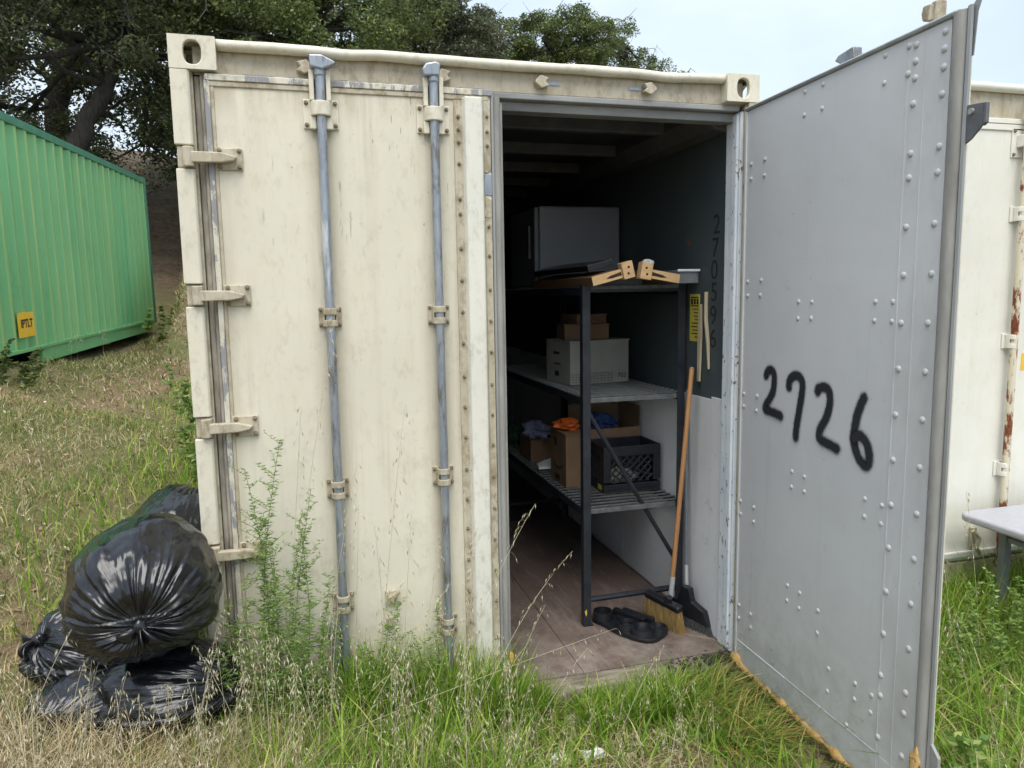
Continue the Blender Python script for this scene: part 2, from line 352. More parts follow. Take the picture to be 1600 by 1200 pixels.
class MB:
    def __init__(s): s.v = []; s.f = []; s.uv = []
    def add(s, vs, fs):
        b = len(s.v); s.v += [tuple(x) for x in vs]; s.f += [tuple(b+i for i in f) for f in fs]
    def box(s, x0, x1, y0, y1, z0, z1, M=None):
        vs = [Vector((x, y, z)) for z in (z0, z1) for y in (y0, y1) for x in (x0, x1)]
        if M: vs = [M @ v for v in vs]
        s.add(vs, [(0, 2, 3, 1), (4, 5, 7, 6), (0, 1, 5, 4), (2, 6, 7, 3), (0, 4, 6, 2), (1, 3, 7, 5)]); return s
    def tube(s, pts, rad, n=10, caps=True, flat=None):
        pts = [Vector(p) for p in pts]; m = len(pts)
        if not hasattr(rad, '__len__'): rad = [rad]*m
        prev = None; rings = []
        for i, p in enumerate(pts):
            d = (pts[min(i+1, m-1)]-pts[max(i-1, 0)]).normalized()
            a = prev if prev is not None else Vector((0, 0, 1)) if abs(d.z) < .9 else Vector((1, 0, 0))
            u = (a-d*a.dot(d)).normalized(); w = d.cross(u); prev = u
            rings.append([p+(u*math.cos(k*2*math.pi/n)+w*math.sin(k*2*math.pi/n)*(flat or 1))*rad[i] for k in range(n)])
        fs = [(i*n+k, i*n+(k+1) % n, (i+1)*n+(k+1) % n, (i+1)*n+k) for i in range(m-1) for k in range(n)]
        if caps: fs += [tuple(range(n-1, -1, -1)), tuple((m-1)*n+k for k in range(n))]
        s.add([v for r in rings for v in r], fs); return s
    def prism(s, poly, lo, hi, axis='x', M=None):
        n = len(poly)
        def P(a, b, h):
            v = {'x': (h, a, b), 'y': (a, h, b), 'z': (a, b, h)}[axis]; v = Vector(v); return M @ v if M else v
        vs = [P(a, b, lo) for a, b in poly]+[P(a, b, hi) for a, b in poly]
        s.add(vs, [(k, (k+1) % n, n+(k+1) % n, n+k) for k in range(n)]+[tuple(range(n-1, -1, -1)), tuple(range(n, 2*n))]); return s
    def ball(s, c, r, nu=14, nv=9, half=False, fn=None):
        c = Vector(c); r = Vector(r) if hasattr(r, '__len__') else Vector((r, r, r)); vs = []; fs = []
        for i in range(nv+1):
            th = math.pi*i/nv*(.5 if half else 1)
            for k in range(nu):
                ph = 2*math.pi*k/nu; d = Vector((math.sin(th)*math.cos(ph), math.sin(th)*math.sin(ph), math.cos(th)))
                q = fn(d) if fn else 1
                vs.append(c+Vector((d.x*r.x, d.y*r.y, d.z*r.z))*q)
        for i in range(nv):
            for k in range(nu): fs.append((i*nu+k, (i+1)*nu+k, (i+1)*nu+(k+1) % nu, i*nu+(k+1) % nu))
        s.add(vs, fs); return s
    def build(s, name, mat, parent=None, M=I4, smooth=False, bevel=0, seg=2):
        me = bpy.data.meshes.new(name); me.from_pydata(s.v, [], s.f)
        bm = bmesh.new(); bm.from_mesh(me); bmesh.ops.recalc_face_normals(bm, faces=bm.faces); bm.to_mesh(me); bm.free()
        if smooth: me.polygons.foreach_set('use_smooth', [True]*len(me.polygons))
        me.update()
        o = bpy.data.objects.new(name, me); register(o, name, mat, parent, M)
        if bevel:
            b = o.modifiers.new('bevel', 'BEVEL'); b.width = bevel; b.segments = seg; b.limit_method = 'ANGLE'; b.angle_limit = math.radians(35)
        if smooth == 'auto':
            me.set_sharp_from_angle(angle=math.radians(40))
        return o
def box(name, mat, parent, x0, x1, y0, y1, z0, z1, bevel=.003, M=I4):
    return MB().box(x0, x1, y0, y1, z0, z1).build(name, mat, parent, M, bevel=bevel)

def np_mesh(name, V, F, mat, label=None, cat=None, group=None, kind=None, parent=None, uv=None, smooth=False):
    V = np.asarray(V, dtype=np.float32); F = np.asarray(F, dtype=np.int32); m, k = F.shape
    me = bpy.data.meshes.new(name); me.vertices.add(len(V)); me.vertices.foreach_set('co', V.ravel())
    me.loops.add(m*k); me.loops.foreach_set('vertex_index', F.ravel())
    me.polygons.add(m); me.polygons.foreach_set('loop_start', np.arange(0, m*k, k, dtype=np.int32))
    if smooth: me.polygons.foreach_set('use_smooth', np.ones(m, dtype=bool))
    me.update(calc_edges=True)
    if uv is not None:
        l = me.uv_layers.new(name='uv'); l.data.foreach_set('uv', np.asarray(uv, np.float32)[F.ravel()].ravel())
    o = bpy.data.objects.new(name, me); register(o, name, mat, parent, I4)
    return tag(o, label, cat, group, kind)

def text_mesh(name, body, size, mat, parent, M, extrude=.0004, bold=0., spacing=1.0):
    cu = bpy.data.curves.new(name, 'FONT'); cu.body = body; cu.size = size; cu.align_x = 'CENTER'; cu.align_y = 'CENTER'
    cu.extrude = extrude; cu.offset = bold; cu.space_character = spacing
    tmp = bpy.data.objects.new('tmp', cu); COL.objects.link(tmp); bpy.context.view_layer.update()
    me = bpy.data.meshes.new_from_object(tmp.evaluated_get(bpy.context.evaluated_depsgraph_get()))
    bpy.data.objects.remove(tmp); bpy.data.curves.remove(cu); me.materials.clear()
    o = bpy.data.objects.new(name, me); return register(o, name, mat, parent, M)
def frame(o, x, y):   # matrix whose local x and y axes are the given directions
    x = Vector(x).normalized(); y = Vector(y).normalized(); z = x.cross(y); o = Vector(o)
    return Matrix(((x.x, y.x, z.x, o.x), (x.y, y.y, z.y, o.y), (x.z, y.z, z.z, o.z), (0, 0, 0, 1)))
def nz3(x, y, z=0, s=1): return mnoise.noise(Vector((x*s, y*s, z*s)))

# ------------------------------------------------------------------ ground
def sstep(a, b, x): t = np.clip((x-a)/(b-a), 0, 1); return t*t*(3-2*t)
def gz(x, y):
    x = np.asarray(x, float); y = np.asarray(y, float)
    z = .045+.215*np.clip(1.25-x, 0, 3.9)+.02*np.clip(-2.65-x, 0, 20)
    z = z+.056*np.clip(y+.4, 0, 7)*sstep(.4, -.3, x)
    z = z+.115*np.clip(x-2.6, 0, 3)
    yy = np.clip(y-12.0+4.6*sstep(-2.15, -1.5, x), 0, 12.0); z = z+.52*(np.sqrt(yy*yy+1.2)-1.095)*sstep(14, 2, x)**.5
    z = z+(.022+.03*sstep(.0, -.6, x)*sstep(.2, 1.0, y))*np.sin(2.3*x+1.1*y)*np.cos(1.7*y-.8*x)+.012*np.sin(6.1*x+.4)*np.sin(5.3*y+1.3)
    far = np.clip((np.abs(y)+np.abs(x))/12, 0, 1.5); z = z+far*.10*np.sin(.9*x+.3)*np.cos(.7*y+.5)
    return z
def axis(fine0, fine1, step, lo, hi, extra):
    a = list(np.arange(fine0, fine1, step)); x = fine1; d = step
    while x < hi: a.append(x); d *= 1.18; x += d
    a.append(hi); x = fine0; d = step
    while x > lo: d *= 1.18; x -= d; a.append(max(x, lo))
    return np.array(sorted(set([round(float(q), 4) for q in a+extra])))
ax = axis(-3.2, 4.6, .06, -90, 90, [.02, .03, 2.41, 2.42]); ay = axis(-1.6, 2.0, .06, -40, 130, [.05, .06])
GX, GY = np.meshgrid(ax, ay, indexing='ij'); GZ = gz(GX, GY)
cut = (GX > .025) & (GX < 2.415) & (GY > .055) & (GY < 6.1); GZ = np.where(cut, np.minimum(GZ, -.06), GZ)
na, nb = GX.shape; idx = np.arange(na*nb).reshape(na, nb)
F = np.stack([idx[:-1, :-1], idx[1:, :-1], idx[1:, 1:], idx[:-1, 1:]], -1).reshape(-1, 4)
tag(np_mesh('ground', np.stack([GX, GY, GZ], -1).reshape(-1, 3), F, 'ground', smooth=True), 'sloping brown soil with dry litter around the containers', 'ground', kind='structure')

# ------------------------------------------------------------------ the open container
W, H = 2.438, 2.893
HZ = [2.4605-i*.5079 for i in range(5)]                     # hinge heights
box_ = thing('shipping_container', 'cream shipping container with its right door swung open', 'container', (1.219, 0, 0))

def casting(name, x0, x1, z0, z1, side, parent, mat='cream'):
    """corner casting with oval holes in its front and its outer side"""
    mb = MB(); y0, y1 = 0, .178
    def ring(o, u, v, w, h, n, ow, oh):
        o, u, v, n = Vector(o), Vector(u), Vector(v), Vector(n)
        an = sorted(set([2*math.pi*k/28 for k in range(28)]+[math.atan2(sy*h, sx*w) % (2*math.pi) for sx in (1, -1) for sy in (1, -1)]))
        outer, inner, deep = [], [], []
        for a in an:
            c, s_ = math.cos(a), math.sin(a); k = min(w/2/abs(c) if abs(c) > 1e-6 else 9, h/2/abs(s_) if abs(s_) > 1e-6 else 9)
            outer.append(o+u*c*k+v*s_*k)
            e = (abs(c)**2.6+abs(s_)**2.6)**(-1/2.6); p = o+u*c*e*ow+v*s_*e*oh
            inner.append(p); deep.append(p-n*.022)
        m = len(an); fs = [(k, (k+1) % m, m+(k+1) % m, m+k) for k in range(m)]+[(m+k, m+(k+1) % m, 2*m+(k+1) % m, 2*m+k) for k in range(m)]
        mb.add(outer+inner+deep, fs)
    zc = (z0+z1)/2; xc = (x0+x1)/2
    ring((xc+.008*side, y0, zc-.004), (1, 0, 0), (0, 0, 1), x1-x0, z1-z0, (0, -1, 0), .030, .040) if False else ring((xc, y0, zc), (1, 0, 0), (0, 0, 1), x1-x0, z1-z0, (0, -1, 0), .031, .042)
    xs = x1 if side > 0 else x0; xi = x0 if side > 0 else x1
    ring((xs, (y0+y1)/2, zc), (0, 1, 0), (0, 0, 1), y1-y0, z1-z0, (side, 0, 0), .045, .034)
    P = lambda x, y, z: (x, y, z)
    mb.add([P(x0, y0, z1), P(x1, y0, z1), P(x1, y1, z1), P(x0, y1, z1)], [(0, 1, 2, 3)])
    mb.add([P(x0, y0, z0), P(x1, y0, z0), P(x1, y1, z0), P(x0, y1, z0)], [(0, 1, 2, 3)])
    mb.add([P(xi, y0, z0), P(xi, y1, z0), P(xi, y1, z1), P(xi, y0, z1)], [(0, 1, 2, 3)])
    mb.add([P(x0, y1, z0), P(x1, y1, z0), P(x1, y1, z1), P(x0, y1, z1)], [(0, 1, 2, 3)])
    me = bpy.data.meshes.new(name); me.from_pydata(mb.v, [], mb.f)
    bm = bmesh.new(); bm.from_mesh(me); bmesh.ops.remove_doubles(bm, verts=bm.verts, dist=1e-4); bmesh.ops.recalc_face_normals(bm, faces=bm.faces); bm.to_mesh(me); bm.free()
    o = register(bpy.data.objects.new(name, me), name, mat, parent, I4)
    b = o.modifiers.new('bevel', 'BEVEL'); b.width = .004; b.segments = 2; b.limit_method = 'ANGLE'; b.angle_limit = math.radians(60)
    return o
casting('corner_casting', 0, .162, H-.118, H, -1, box_)
casting('corner_casting', W-.162, W, H-.118, H, 1, box_, 'cream')
casting('corner_casting', 0, .162, 0, .118, -1, box_, 'cream_dirty')
casting('corner_casting', W-.162, W, 0, .118, 1, box_, 'cream_dirty')

# left corner post: body plus the proud cover blocks between the hinge lugs
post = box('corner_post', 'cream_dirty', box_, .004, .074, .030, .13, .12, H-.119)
zs = [H-.1185]+[z for h in HZ for z in (h+.046, h-.040)]+[.119]
for a, b_ in zip(zs[0::2], zs[1::2]):
    if a-b_ < .02: continue
    mb = MB(); n = 9
    for k in range(n):       # slightly dented faces
        pass
    mb.prism([(.0, .001), (.058, .001), (.066, .010), (.066, .032), (.0, .032)], b_, a, 'z')
    mb.build('post_cover', 'cream', post, bevel=.004)
for h in HZ: MB().box(.006, .066, .010, .031, h-.036, h+.042).build('hinge_lug', 'cream_dirty', post, bevel=.006)
# right corner post, seen beside the open door
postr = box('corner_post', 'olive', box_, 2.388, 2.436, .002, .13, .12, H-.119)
MB().box(2.378, 2.390, .018, .030, .16, 2.76).build('post_flange', 'olive', postr, bevel=.002)
for h in HZ:
    for dz in (.042, -.046):
        MB().prism([(2.362, -.022), (2.389, -.026), (2.395, .004), (2.395, .02), (2.372, .018)], h+dz-.007, h+dz+.007, 'z').build('hinge_lug', 'olive', postr, bevel=.002)
jamb = MB()
jamb.prism([(2.366, .034), (2.384, .030), (2.392, .040), (2.392, .155), (2.379, .158), (2.366, .150)], .172, 2.742, 'z')
jo = jamb.build('door_jamb', 'jamb', box_, bevel=.004)
MB().prism([(2.356, .050), (2.364, .040), (2.3655, .085), (2.357, .085)], .19, 2.73, 'z').build('jamb_seal', 'jamb', jo, bevel=.002)

# header, rolled top rail
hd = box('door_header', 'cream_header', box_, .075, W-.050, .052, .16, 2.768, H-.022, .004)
mb = MB(); pts = []; rad = []
for i in range(61):
    x = .163+(W-.326)*i/60
    dent = .55*(-.010*math.exp(-((x-.62)/.08)**2)-.014*math.exp(-((x-2.02)/.10)**2)-.006*math.exp(-((x-1.3)/.2)**2))
    pts.append((x, .030+.004*nz3(x*4, 1), H-.020+dent+.003*nz3(x*6, 3))); rad.append(.020+.002*nz3(x*5, 7))
mb.tube(pts, rad, 14, flat=1.15)
tr = mb.build('top_rail', 'cream', box_, smooth=True)
box('header_lip', 'frame_grey', hd, .10, W-.068, .046, .150, 2.744, 2.7675, .004)
box('header_lip', 'frame_grey', hd, .12, W-.072, .085, .158, 2.705, 2.7435, .004)
def keeper(x, side, parent):
    mb = MB(); M = Matrix.Translation((x, .05, 2.815))
    mb.prism([(-.030*side, .016), (.006*side, .026), (.030*side, .004), (.030*side, -.006), (.004*side, -.028), (-.032*side, -.016), (-.016*side, 0)], -.030, .004, 'y', M)
    return mb.build('cam_keeper', 'cream_dirty', parent, bevel=.004)
for x, s_ in ((.475, 1), (1.010, -1), (1.425, -1), (1.915, 1)): keeper(x, s_, hd)
for x in (1.475, 1.86): MB().box(x-.035, x+.035, .0485, .0515, 2.808, 2.822).build('scrape_mark', 'galv', hd)

# sides, roof, floor, back
L = 6.058
box('side_wall', 'cream', box_, .003, .043, .131, L, .02, H-.03, 0)
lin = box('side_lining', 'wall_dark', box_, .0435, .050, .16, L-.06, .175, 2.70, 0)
rw = box('side_wall', 'cream', box_, 2.400, 2.436, .131, L, .02, H-.03, 0)
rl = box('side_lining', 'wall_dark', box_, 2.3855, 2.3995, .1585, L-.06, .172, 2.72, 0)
wl = MB()
for i, (a, b_) in enumerate(((.160, .262), (.266, 1.34), (1.344, 2.56), (2.564, 3.78), (3.784, L-.06))):
    z1 = 1.412-.02*(i > 0)+.006*i
    box('lining_panel', 'wall_white', rl, 2.3795-.003*(i == 0), 2.3850, a, b_, .175, z1, .002)
box('roof', 'cream', box_, .01, W-.01, .165, L, H-.022, H-.006, 0)
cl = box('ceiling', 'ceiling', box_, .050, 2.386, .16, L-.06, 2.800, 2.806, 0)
for y in (.52, 1.13, 1.74, 2.35, 2.96, 3.57, 4.2, 4.8): box('roof_bow', 'bow', cl, .20, 2.235, y, y+.055, 2.735, 2.7995, .006)
MB().prism([(2.236, 2.799), (2.236, 2.745), (2.315, 2.690), (2.384, 2.678), (2.384, 2.799)], .161, L-.06, 'y', None).build('roof_rail', 'bow', box_, bevel=.004)
MB().prism([(.202, 2.799), (.202, 2.745), (.12, 2.690), (.052, 2.678), (.052, 2.799)], .161, L-.06, 'y', None).build('roof_rail', 'bow', box_, bevel=.004)
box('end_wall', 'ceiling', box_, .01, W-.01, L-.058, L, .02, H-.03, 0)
fl = None
for a, b_ in ((.052, .820), (.823, 1.610), (1.613, 2.379)):
    for c0, c1 in ((.062, 2.38), (2.383, 4.7), (4.703, L-.06)):
        box('floor_board', 'floor', box_, a, b_, c0, c1, .140, .170+.0015*rnd.random(), .0015)
# sill: worn timber-like threshold with broken edge
sl = MB(); n = 70; poly = []
rows = []
for i in range(n+1):
    x = .17+(W-.34)*i/n; j = .012*nz3(x*9, .3)+.006*nz3(x*31, 2); k = .010*nz3(x*7, 4)
    rows.append([(x, .060, .164+k*.3), (x, .02+j, .160+k*.4), (x, -.022+j, .142+k), (x, -.040+j*1.6, .118+k), (x, -.038+j, .05), (x, .06, .03)])
fs = [(i*6+k, (i+1)*6+k, (i+1)*6+k+1, i*6+k+1) for i in range(n) for k in range(5)]
sl.add([p for r in rows for p in r], fs); so = sl.build('door_sill', 'sill', box_, smooth=False)
box('threshold_plank', 'sill', box_, 1.30, 2.15, -.125, -.046, .020, .098, .010, Matrix.Translation((0, 0, .0)) @ Matrix.Rotation(.012, 4, 'Y'))
mb = MB()
for i in range(170):
    x = 2.37-.36*rnd.random()**1.5; y = -.02+.11*rnd.random(); r = .003+.009*rnd.random()**2
    mb.ball((x, y, .160+.004*rnd.random()), (r*1.6, r*1.2, r*.7), 6, 4)
mb.build('dirt_heap', 'dark_dirt', box_, smooth=True)['kind'] = 'stuff'

# ---- left door (closed)
DY = .022
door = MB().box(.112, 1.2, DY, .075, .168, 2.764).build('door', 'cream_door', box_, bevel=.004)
door['label'] = 'closed cream left door with two lock rods'
SUB = door
def sub(mb, name, mat, **k): return mb.build(name, mat, SUB, **k)
for nm, mt, x0, x1, z0, z1, p in (('door_trim', 'cream_flaking', .116, 1.206, 2.742, 2.766, .010), ('door_trim', 'cream_dirty', .130, 1.19, 2.722, 2.7415, .006),
                                   ('door_trim', 'cream_flaking', .112, .132, .17, 2.7415, .008), ('door_trim', 'cream_dirty', .1325, .146, .19, 2.7215, .004)):
    box(nm, mt, SUB, x0, x1, DY-p, DY+.01, z0, z1, .003)
box('door_seal', 'gap_brown', SUB, .0985, .1115, .026, .07, .165, 2.762, .004); box('door_seal', 'gap_brown', SUB, .0755, .098, .044, .08, .165, 2.762, .006)
box('door_seal', 'gap_brown', SUB, .094, 1.21, .036, .07, 2.7645, 2.7765, .003)
# meeting edge
box('edge_strip', 'cream_dirty', SUB, 1.046, 1.084, DY-.005, DY+.002, .170, 2.7215, .002)
MB().prism([(1.080, DY-.004), (1.090, DY-.027), (1.158, DY-.027), (1.168, DY-.004), (1.168, DY+.004), (1.080, DY+.004)], .18, 2.732, 'z').build('astragal', 'cream_pale', SUB, bevel=.005)
for z0, z1 in ((2.435, 2.7215), (2.255, 2.345), (.42, 2.254), (.17, .35)):
    MB().prism([(1.1685, z0+.004), (1.180, z0+(.0 if z0 > .3 else 0)), (1.198, z0+.014 if z0 > 2.4 else z0), (1.198, z1-(.016 if 2.3 < z1 < 2.4 else 0)), (1.1685, z1)], DY-.006, DY+.004, 'y').build('edge_strip', 'cream_dirty', SUB, bevel=.002)
box('edge_plate', 'galv', SUB, 1.169, 1.2005, DY-.003, DY+.006, 2.346, 2.434, .002)
box('edge_plate', 'edge_metal', SUB, 1.201, 1.213, DY-.004, .085, .168, 2.745, .003)
MB().tube([(1.226, .022, .165), (1.226, .022, 2.738)], .014, 12).build('door_gasket', 'gasket', SUB, smooth='auto')
MB().tube([(1.243, .036, .165), (1.243, .036, 2.72)], .010, 10).build('door_gasket', 'gasket', SUB, smooth='auto')
# bolts (shared mesh)
mbolt = MB(); mbolt.tube([(0, 0, 0), (0, -.004, 0)], .0095, 10); mbolt.tube([(0, -.004, 0), (0, -.010, 0), (0, -.0125, 0)], [.0065, .0065, .004], 6)
bolt0 = None
def bolt(x, z, y=DY, s=1.0):
    global bolt0
    M = Matrix.Translation((x, y, z)) @ Matrix.Rotation(rnd.random(), 4, 'Y') @ Matrix.Scale(s, 4)
    if bolt0 is None: bolt0 = mbolt.build('bolt', 'bolt', SUB, M)
    else: inst(bolt0, SUB, M, 'bolt')
for z in (2.655, 2.605, 2.555, 2.47, 2.33, 2.27, 2.13, 2.0, 1.87, 1.74, 1.60, 1.47, 1.34, 1.20, 1.07, .94, .80, .66, .52, .40, .28): bolt(1.064, z, DY-.005, .85)
for z in (2.66, 2.60, 2.545, 2.22, 2.10, 1.96, 1.83, 1.70, 1.56, 1.43, 1.30, 1.16, 1.02, .88, .74, .60): bolt(1.183, z, DY-.006, .75)
# hinges
for h in HZ[:4]+HZ[4:]:
    hg = MB(); hg.box(.136, .234, DY-.010, DY-.0005, h-.041, h+.041)
    hg.prism([(.030, -.020), (.16, -.018), (.205, -.010), (.215, .004), (.16, .019), (.030, .021)], -.020, DY-.0105, 'y', Matrix.Translation((0, 0, h)))
    hg.tube([(.046, -.004, h-.034), (.046, -.004, h+.038)], .020, 12)
    sub(hg, 'hinge', 'cream_dirty', bevel=.004)
    for x, dz in ((.152, .030), (.222, .030), (.152, -.030), (.222, -.030)): bolt(x, h+dz, DY-.010, .95)
# lock rods with cams, guides, handle
def rod_bracket(x, z, parent, mat='cream_dirty', y=DY, bolts=True):
    m = MB(); m.box(x-.044, x+.044, y-.008, y-.0005, z-.040, z+.040)
    for zc, hh in ((z+.022, .013), (z-.024, .013)):
        arc = [(x+.027*math.cos(a)*1.0, y-.030-.026*math.sin(a)) for a in [math.pi*k/8 for k in range(9)]]
        inn = [(x+.020*math.cos(a), y-.030-.019*math.sin(a)) for a in [math.pi*k/8 for k in range(8, -1, -1)]]
        m.prism([(x+.027, y-.008)]+arc+[(x-.027, y-.008), (x-.020, y-.008)]+inn+[(x+.020, y-.008)], zc-hh, zc+hh, 'z')
    m.box(x-.027, x-.021, y-.034, y-.008, z-.014, z+.012); m.box(x+.021, x+.027, y-.034, y-.008, z-.014, z+.012)
    o = m.build('rod_bracket', mat, parent, bevel=.003)
    if bolts:
        for sx in (-1, 1):
            for sz in (-1, 1): bolt(x+sx*.037, z+sz*.030, y-.008, .8)
    return o
def top_bracket(x, parent, mat='cream', z=2.645, y=DY):
    m = MB(); m.box(x-.066, x+.066, y-.008, y-.0005, z-.062, z+.048)
    arc = [(x+.038*math.cos(a), y-.024-.034*math.sin(a)) for a in [math.pi*k/10 for k in range(11)]]
    m.prism([(x+.038, y-.008)]+arc+[(x-.038, y-.008)], z-.018, z+.036, 'z')
    for s_ in (-1, 1):
        m.box(x+s_*.031-.009, x+s_*.031+.009, y-.036, y-.008, z+.038, z+.150)
        m.box(x+s_*.030-.012, x+s_*.030+.012, y-.030, y-.008, z-.066, z-.020)
    o = m.build('rod_bracket', mat, parent, bevel=.004)
    for sx in (-1, 1):
        for dz in (.034, -.048): bolt(x+sx*.054, z+dz, y-.008, .9)
    return o
for x, side, zl in ((.527, 1, (1.862, 1.166, .682)), (.962, -1, (1.862, 1.185, .525))):
    m = MB(); yr = DY-.034
    pts = [(x+.002*nz3(z*2, x), yr+.002*nz3(z*3, 5), z) for z in np.linspace(.19, 2.80, 24)]
    m.tube(pts, .0175, 14); rod = m.build('lock_rod', 'galv', SUB, smooth='auto')
    m = MB()
    if side > 0:
        m.prism([(-.036, .028), (.010, .030), (.062, .006), (.058, -.004), (.008, -.024), (-.034, -.014)], -.026, .016, 'y', Matrix.Translation((x, yr, 2.815)))
    else:
        m.prism([(-.046, .004), (-.030, .026), (.008, .034), (.026, .028), (.024, -.020), (-.040, -.024)], -.024, .018, 'y', Matrix.Translation((x, yr, 2.815)))
    m.tube([(x, yr, 2.77), (x, yr, 2.80)], .021, 12)
    m.build('rod_cam', 'galv', SUB, bevel=.007)
    top_bracket(x, SUB)
    for z in zl: rod_bracket(x, z, SUB)
m = MB(); m.tube([(.478, -.030, .585), (.478, -.004, .585)], .034, 14)
m.prism([(.462, .575), (.500, .575), (.508, .50), (.502, .40), (.480, .392), (.470, .47)], -.026, -.012, 'y'); m.box(.48, .528, -.022, -.010, .56, .60)
m.build('rod_handle', 'galv', SUB, bevel=.004)
MB().box(.698, .730, DY-.018, DY-.0005, .545, .590).build('handle_catch', 'cream_dirty', SUB, bevel=.004)
m = MB(); m.box(.700, .748, DY-.012, DY-.0005, .640, .705); m.box(.708, .735, DY-.040, DY-.010, .668, .690); m.prism([(.722, .690), (.756, .712), (.764, .700), (.735, .675)], DY-.04, DY-.02, 'y')
m.build('handle_catch', 'cream_dirty', SUB, bevel=.004)
bolt(.712, .55, DY-.018, .9)
m = MB(); m.ball((1.246, .01, .30), (.016, .012, .055), 9, 8, fn=lambda d: 1+.25*nz3(d.x*3, d.y*3, d.z*4)); m.build('foam_edge', 'foam', SUB, smooth=True)

# ---- right door (open): local x = away from the hinge, local z = up, local y = outward (inner face at y=0 looks to -y)
TH = 1.6156; DO = (2.3561, -.036, 0)
Md = Matrix(((math.cos(TH), math.sin(TH), 0, DO[0]), (-math.sin(TH), math.cos(TH), 0, DO[1]), (0, 0, 1, 0), (0, 0, 0, 1)))
rd = MB().box(.006, 1.128, .0, .062, .172, 2.724).build('door', 'inner_grey', box_, Md, bevel=.002)
rd['label'] = 'open right door showing its riveted grey inner face sprayed 2726'
def dbox(name, mat, x0, x1, y0, y1, z0, z1, bevel=.002): return box(name, mat, rd, x0, x1, y0, y1, z0, z1, bevel, Md)
dbox('door_skin', 'cream', -.006, 1.135, .0625, .072, .17, 2.738)
dbox('door_trim', 'inner_grey', -.010, .0055, -.006, .060, .172, 2.722, .003)
MB().prism([(-.008, 2.7245), (-.012, 2.735), (.0, 2.7425), (.060, 2.7425), (.060, 2.7245)], -.010, 1.150, 'x').build('top_trim', 'edge_metal', rd, Md, bevel=.003)
MB().box(-.010, 1.16, .040, .0615, 2.743, 2.752).build('top_lip', 'cream_dirty', rd, Md, bevel=.002)
dbox('edge_groove', 'gasket_dark', 1.1285, 1.1335, .003, .030, .172, 2.724, 0)
MB().prism([(1.134, .004), (1.141, -.009), (1.153, -.012), (1.166, -.011), (1.175, -.003), (1.180, .006), (1.180, .016), (1.134, .016)], .172, 2.733, 'z').build('door_gasket', 'gasket', rd, Md, smooth='auto')
dbox('edge_groove', 'gasket_dark', 1.1805, 1.1832, .002, .016, .172, 2.738, 0)
MB().prism([(1.1835, .000), (1.1945, .002), (1.1945, .010), (1.1835, .014)], .172, 2.740, 'z').build('edge_flange', 'edge_metal', rd, Md, bevel=.001)
MB().prism([(1.1835, 2.60), (1.196, 2.60), (1.204, 2.72), (1.222, 2.768), (1.200, 2.758), (1.1835, 2.74)], .0145, .0175, 'y').build('edge_flange', 'edge_metal', rd, Md, bevel=.001)
MB().prism([(1.195, 2.462), (1.250, 2.457), (1.250, 2.392), (1.215, 2.362), (1.195, 2.352)], .004, .010, 'y').build('lock_bracket', 'bracket_steel', rd, Md, bevel=.002)
MB().prism([(1.2505, 2.457), (1.262, 2.455), (1.262, 2.400), (1.2505, 2.392)], .004, .016, 'y').build('lock_bracket', 'bracket_steel', rd, Md, bevel=.002)
MB().tube([(1.214, .0035, 2.440), (1.214, -.004, 2.440)], .009, 8).build('bracket_bolt', 'gasket', rd, Md)
MB().prism([(1.195, .485), (1.228, .452), (1.228, .18), (1.195, .18)], .002, .014, 'y').build('latch_plate', 'frame_grey', rd, Md, bevel=.003)
MB().box(.957, .960, -.002, .0005, .18, 2.70).build('panel_seam', 'inner_grey', rd, Md)
MB().box(1.028, 1.031, -.0018, .0005, .28, 2.70).build('panel_seam', 'inner_grey', rd, Md)
MB().prism([(.008, .276), (.40, .286), (.40, .2885), (.008, .2795)], -.002, .0005, 'y').build('panel_seam', 'white_paint', rd, Md)
MB().prism([(.401, .286), (.955, .300), (.955, .3025), (.401, .2885)], -.002, .0005, 'y').build('panel_seam', 'inner_grey', rd, Md)
MB().box(.975, .9745+.10, -.0012, .0005, .18, .30).build('panel_seam', 'inner_grey', rd, Md)
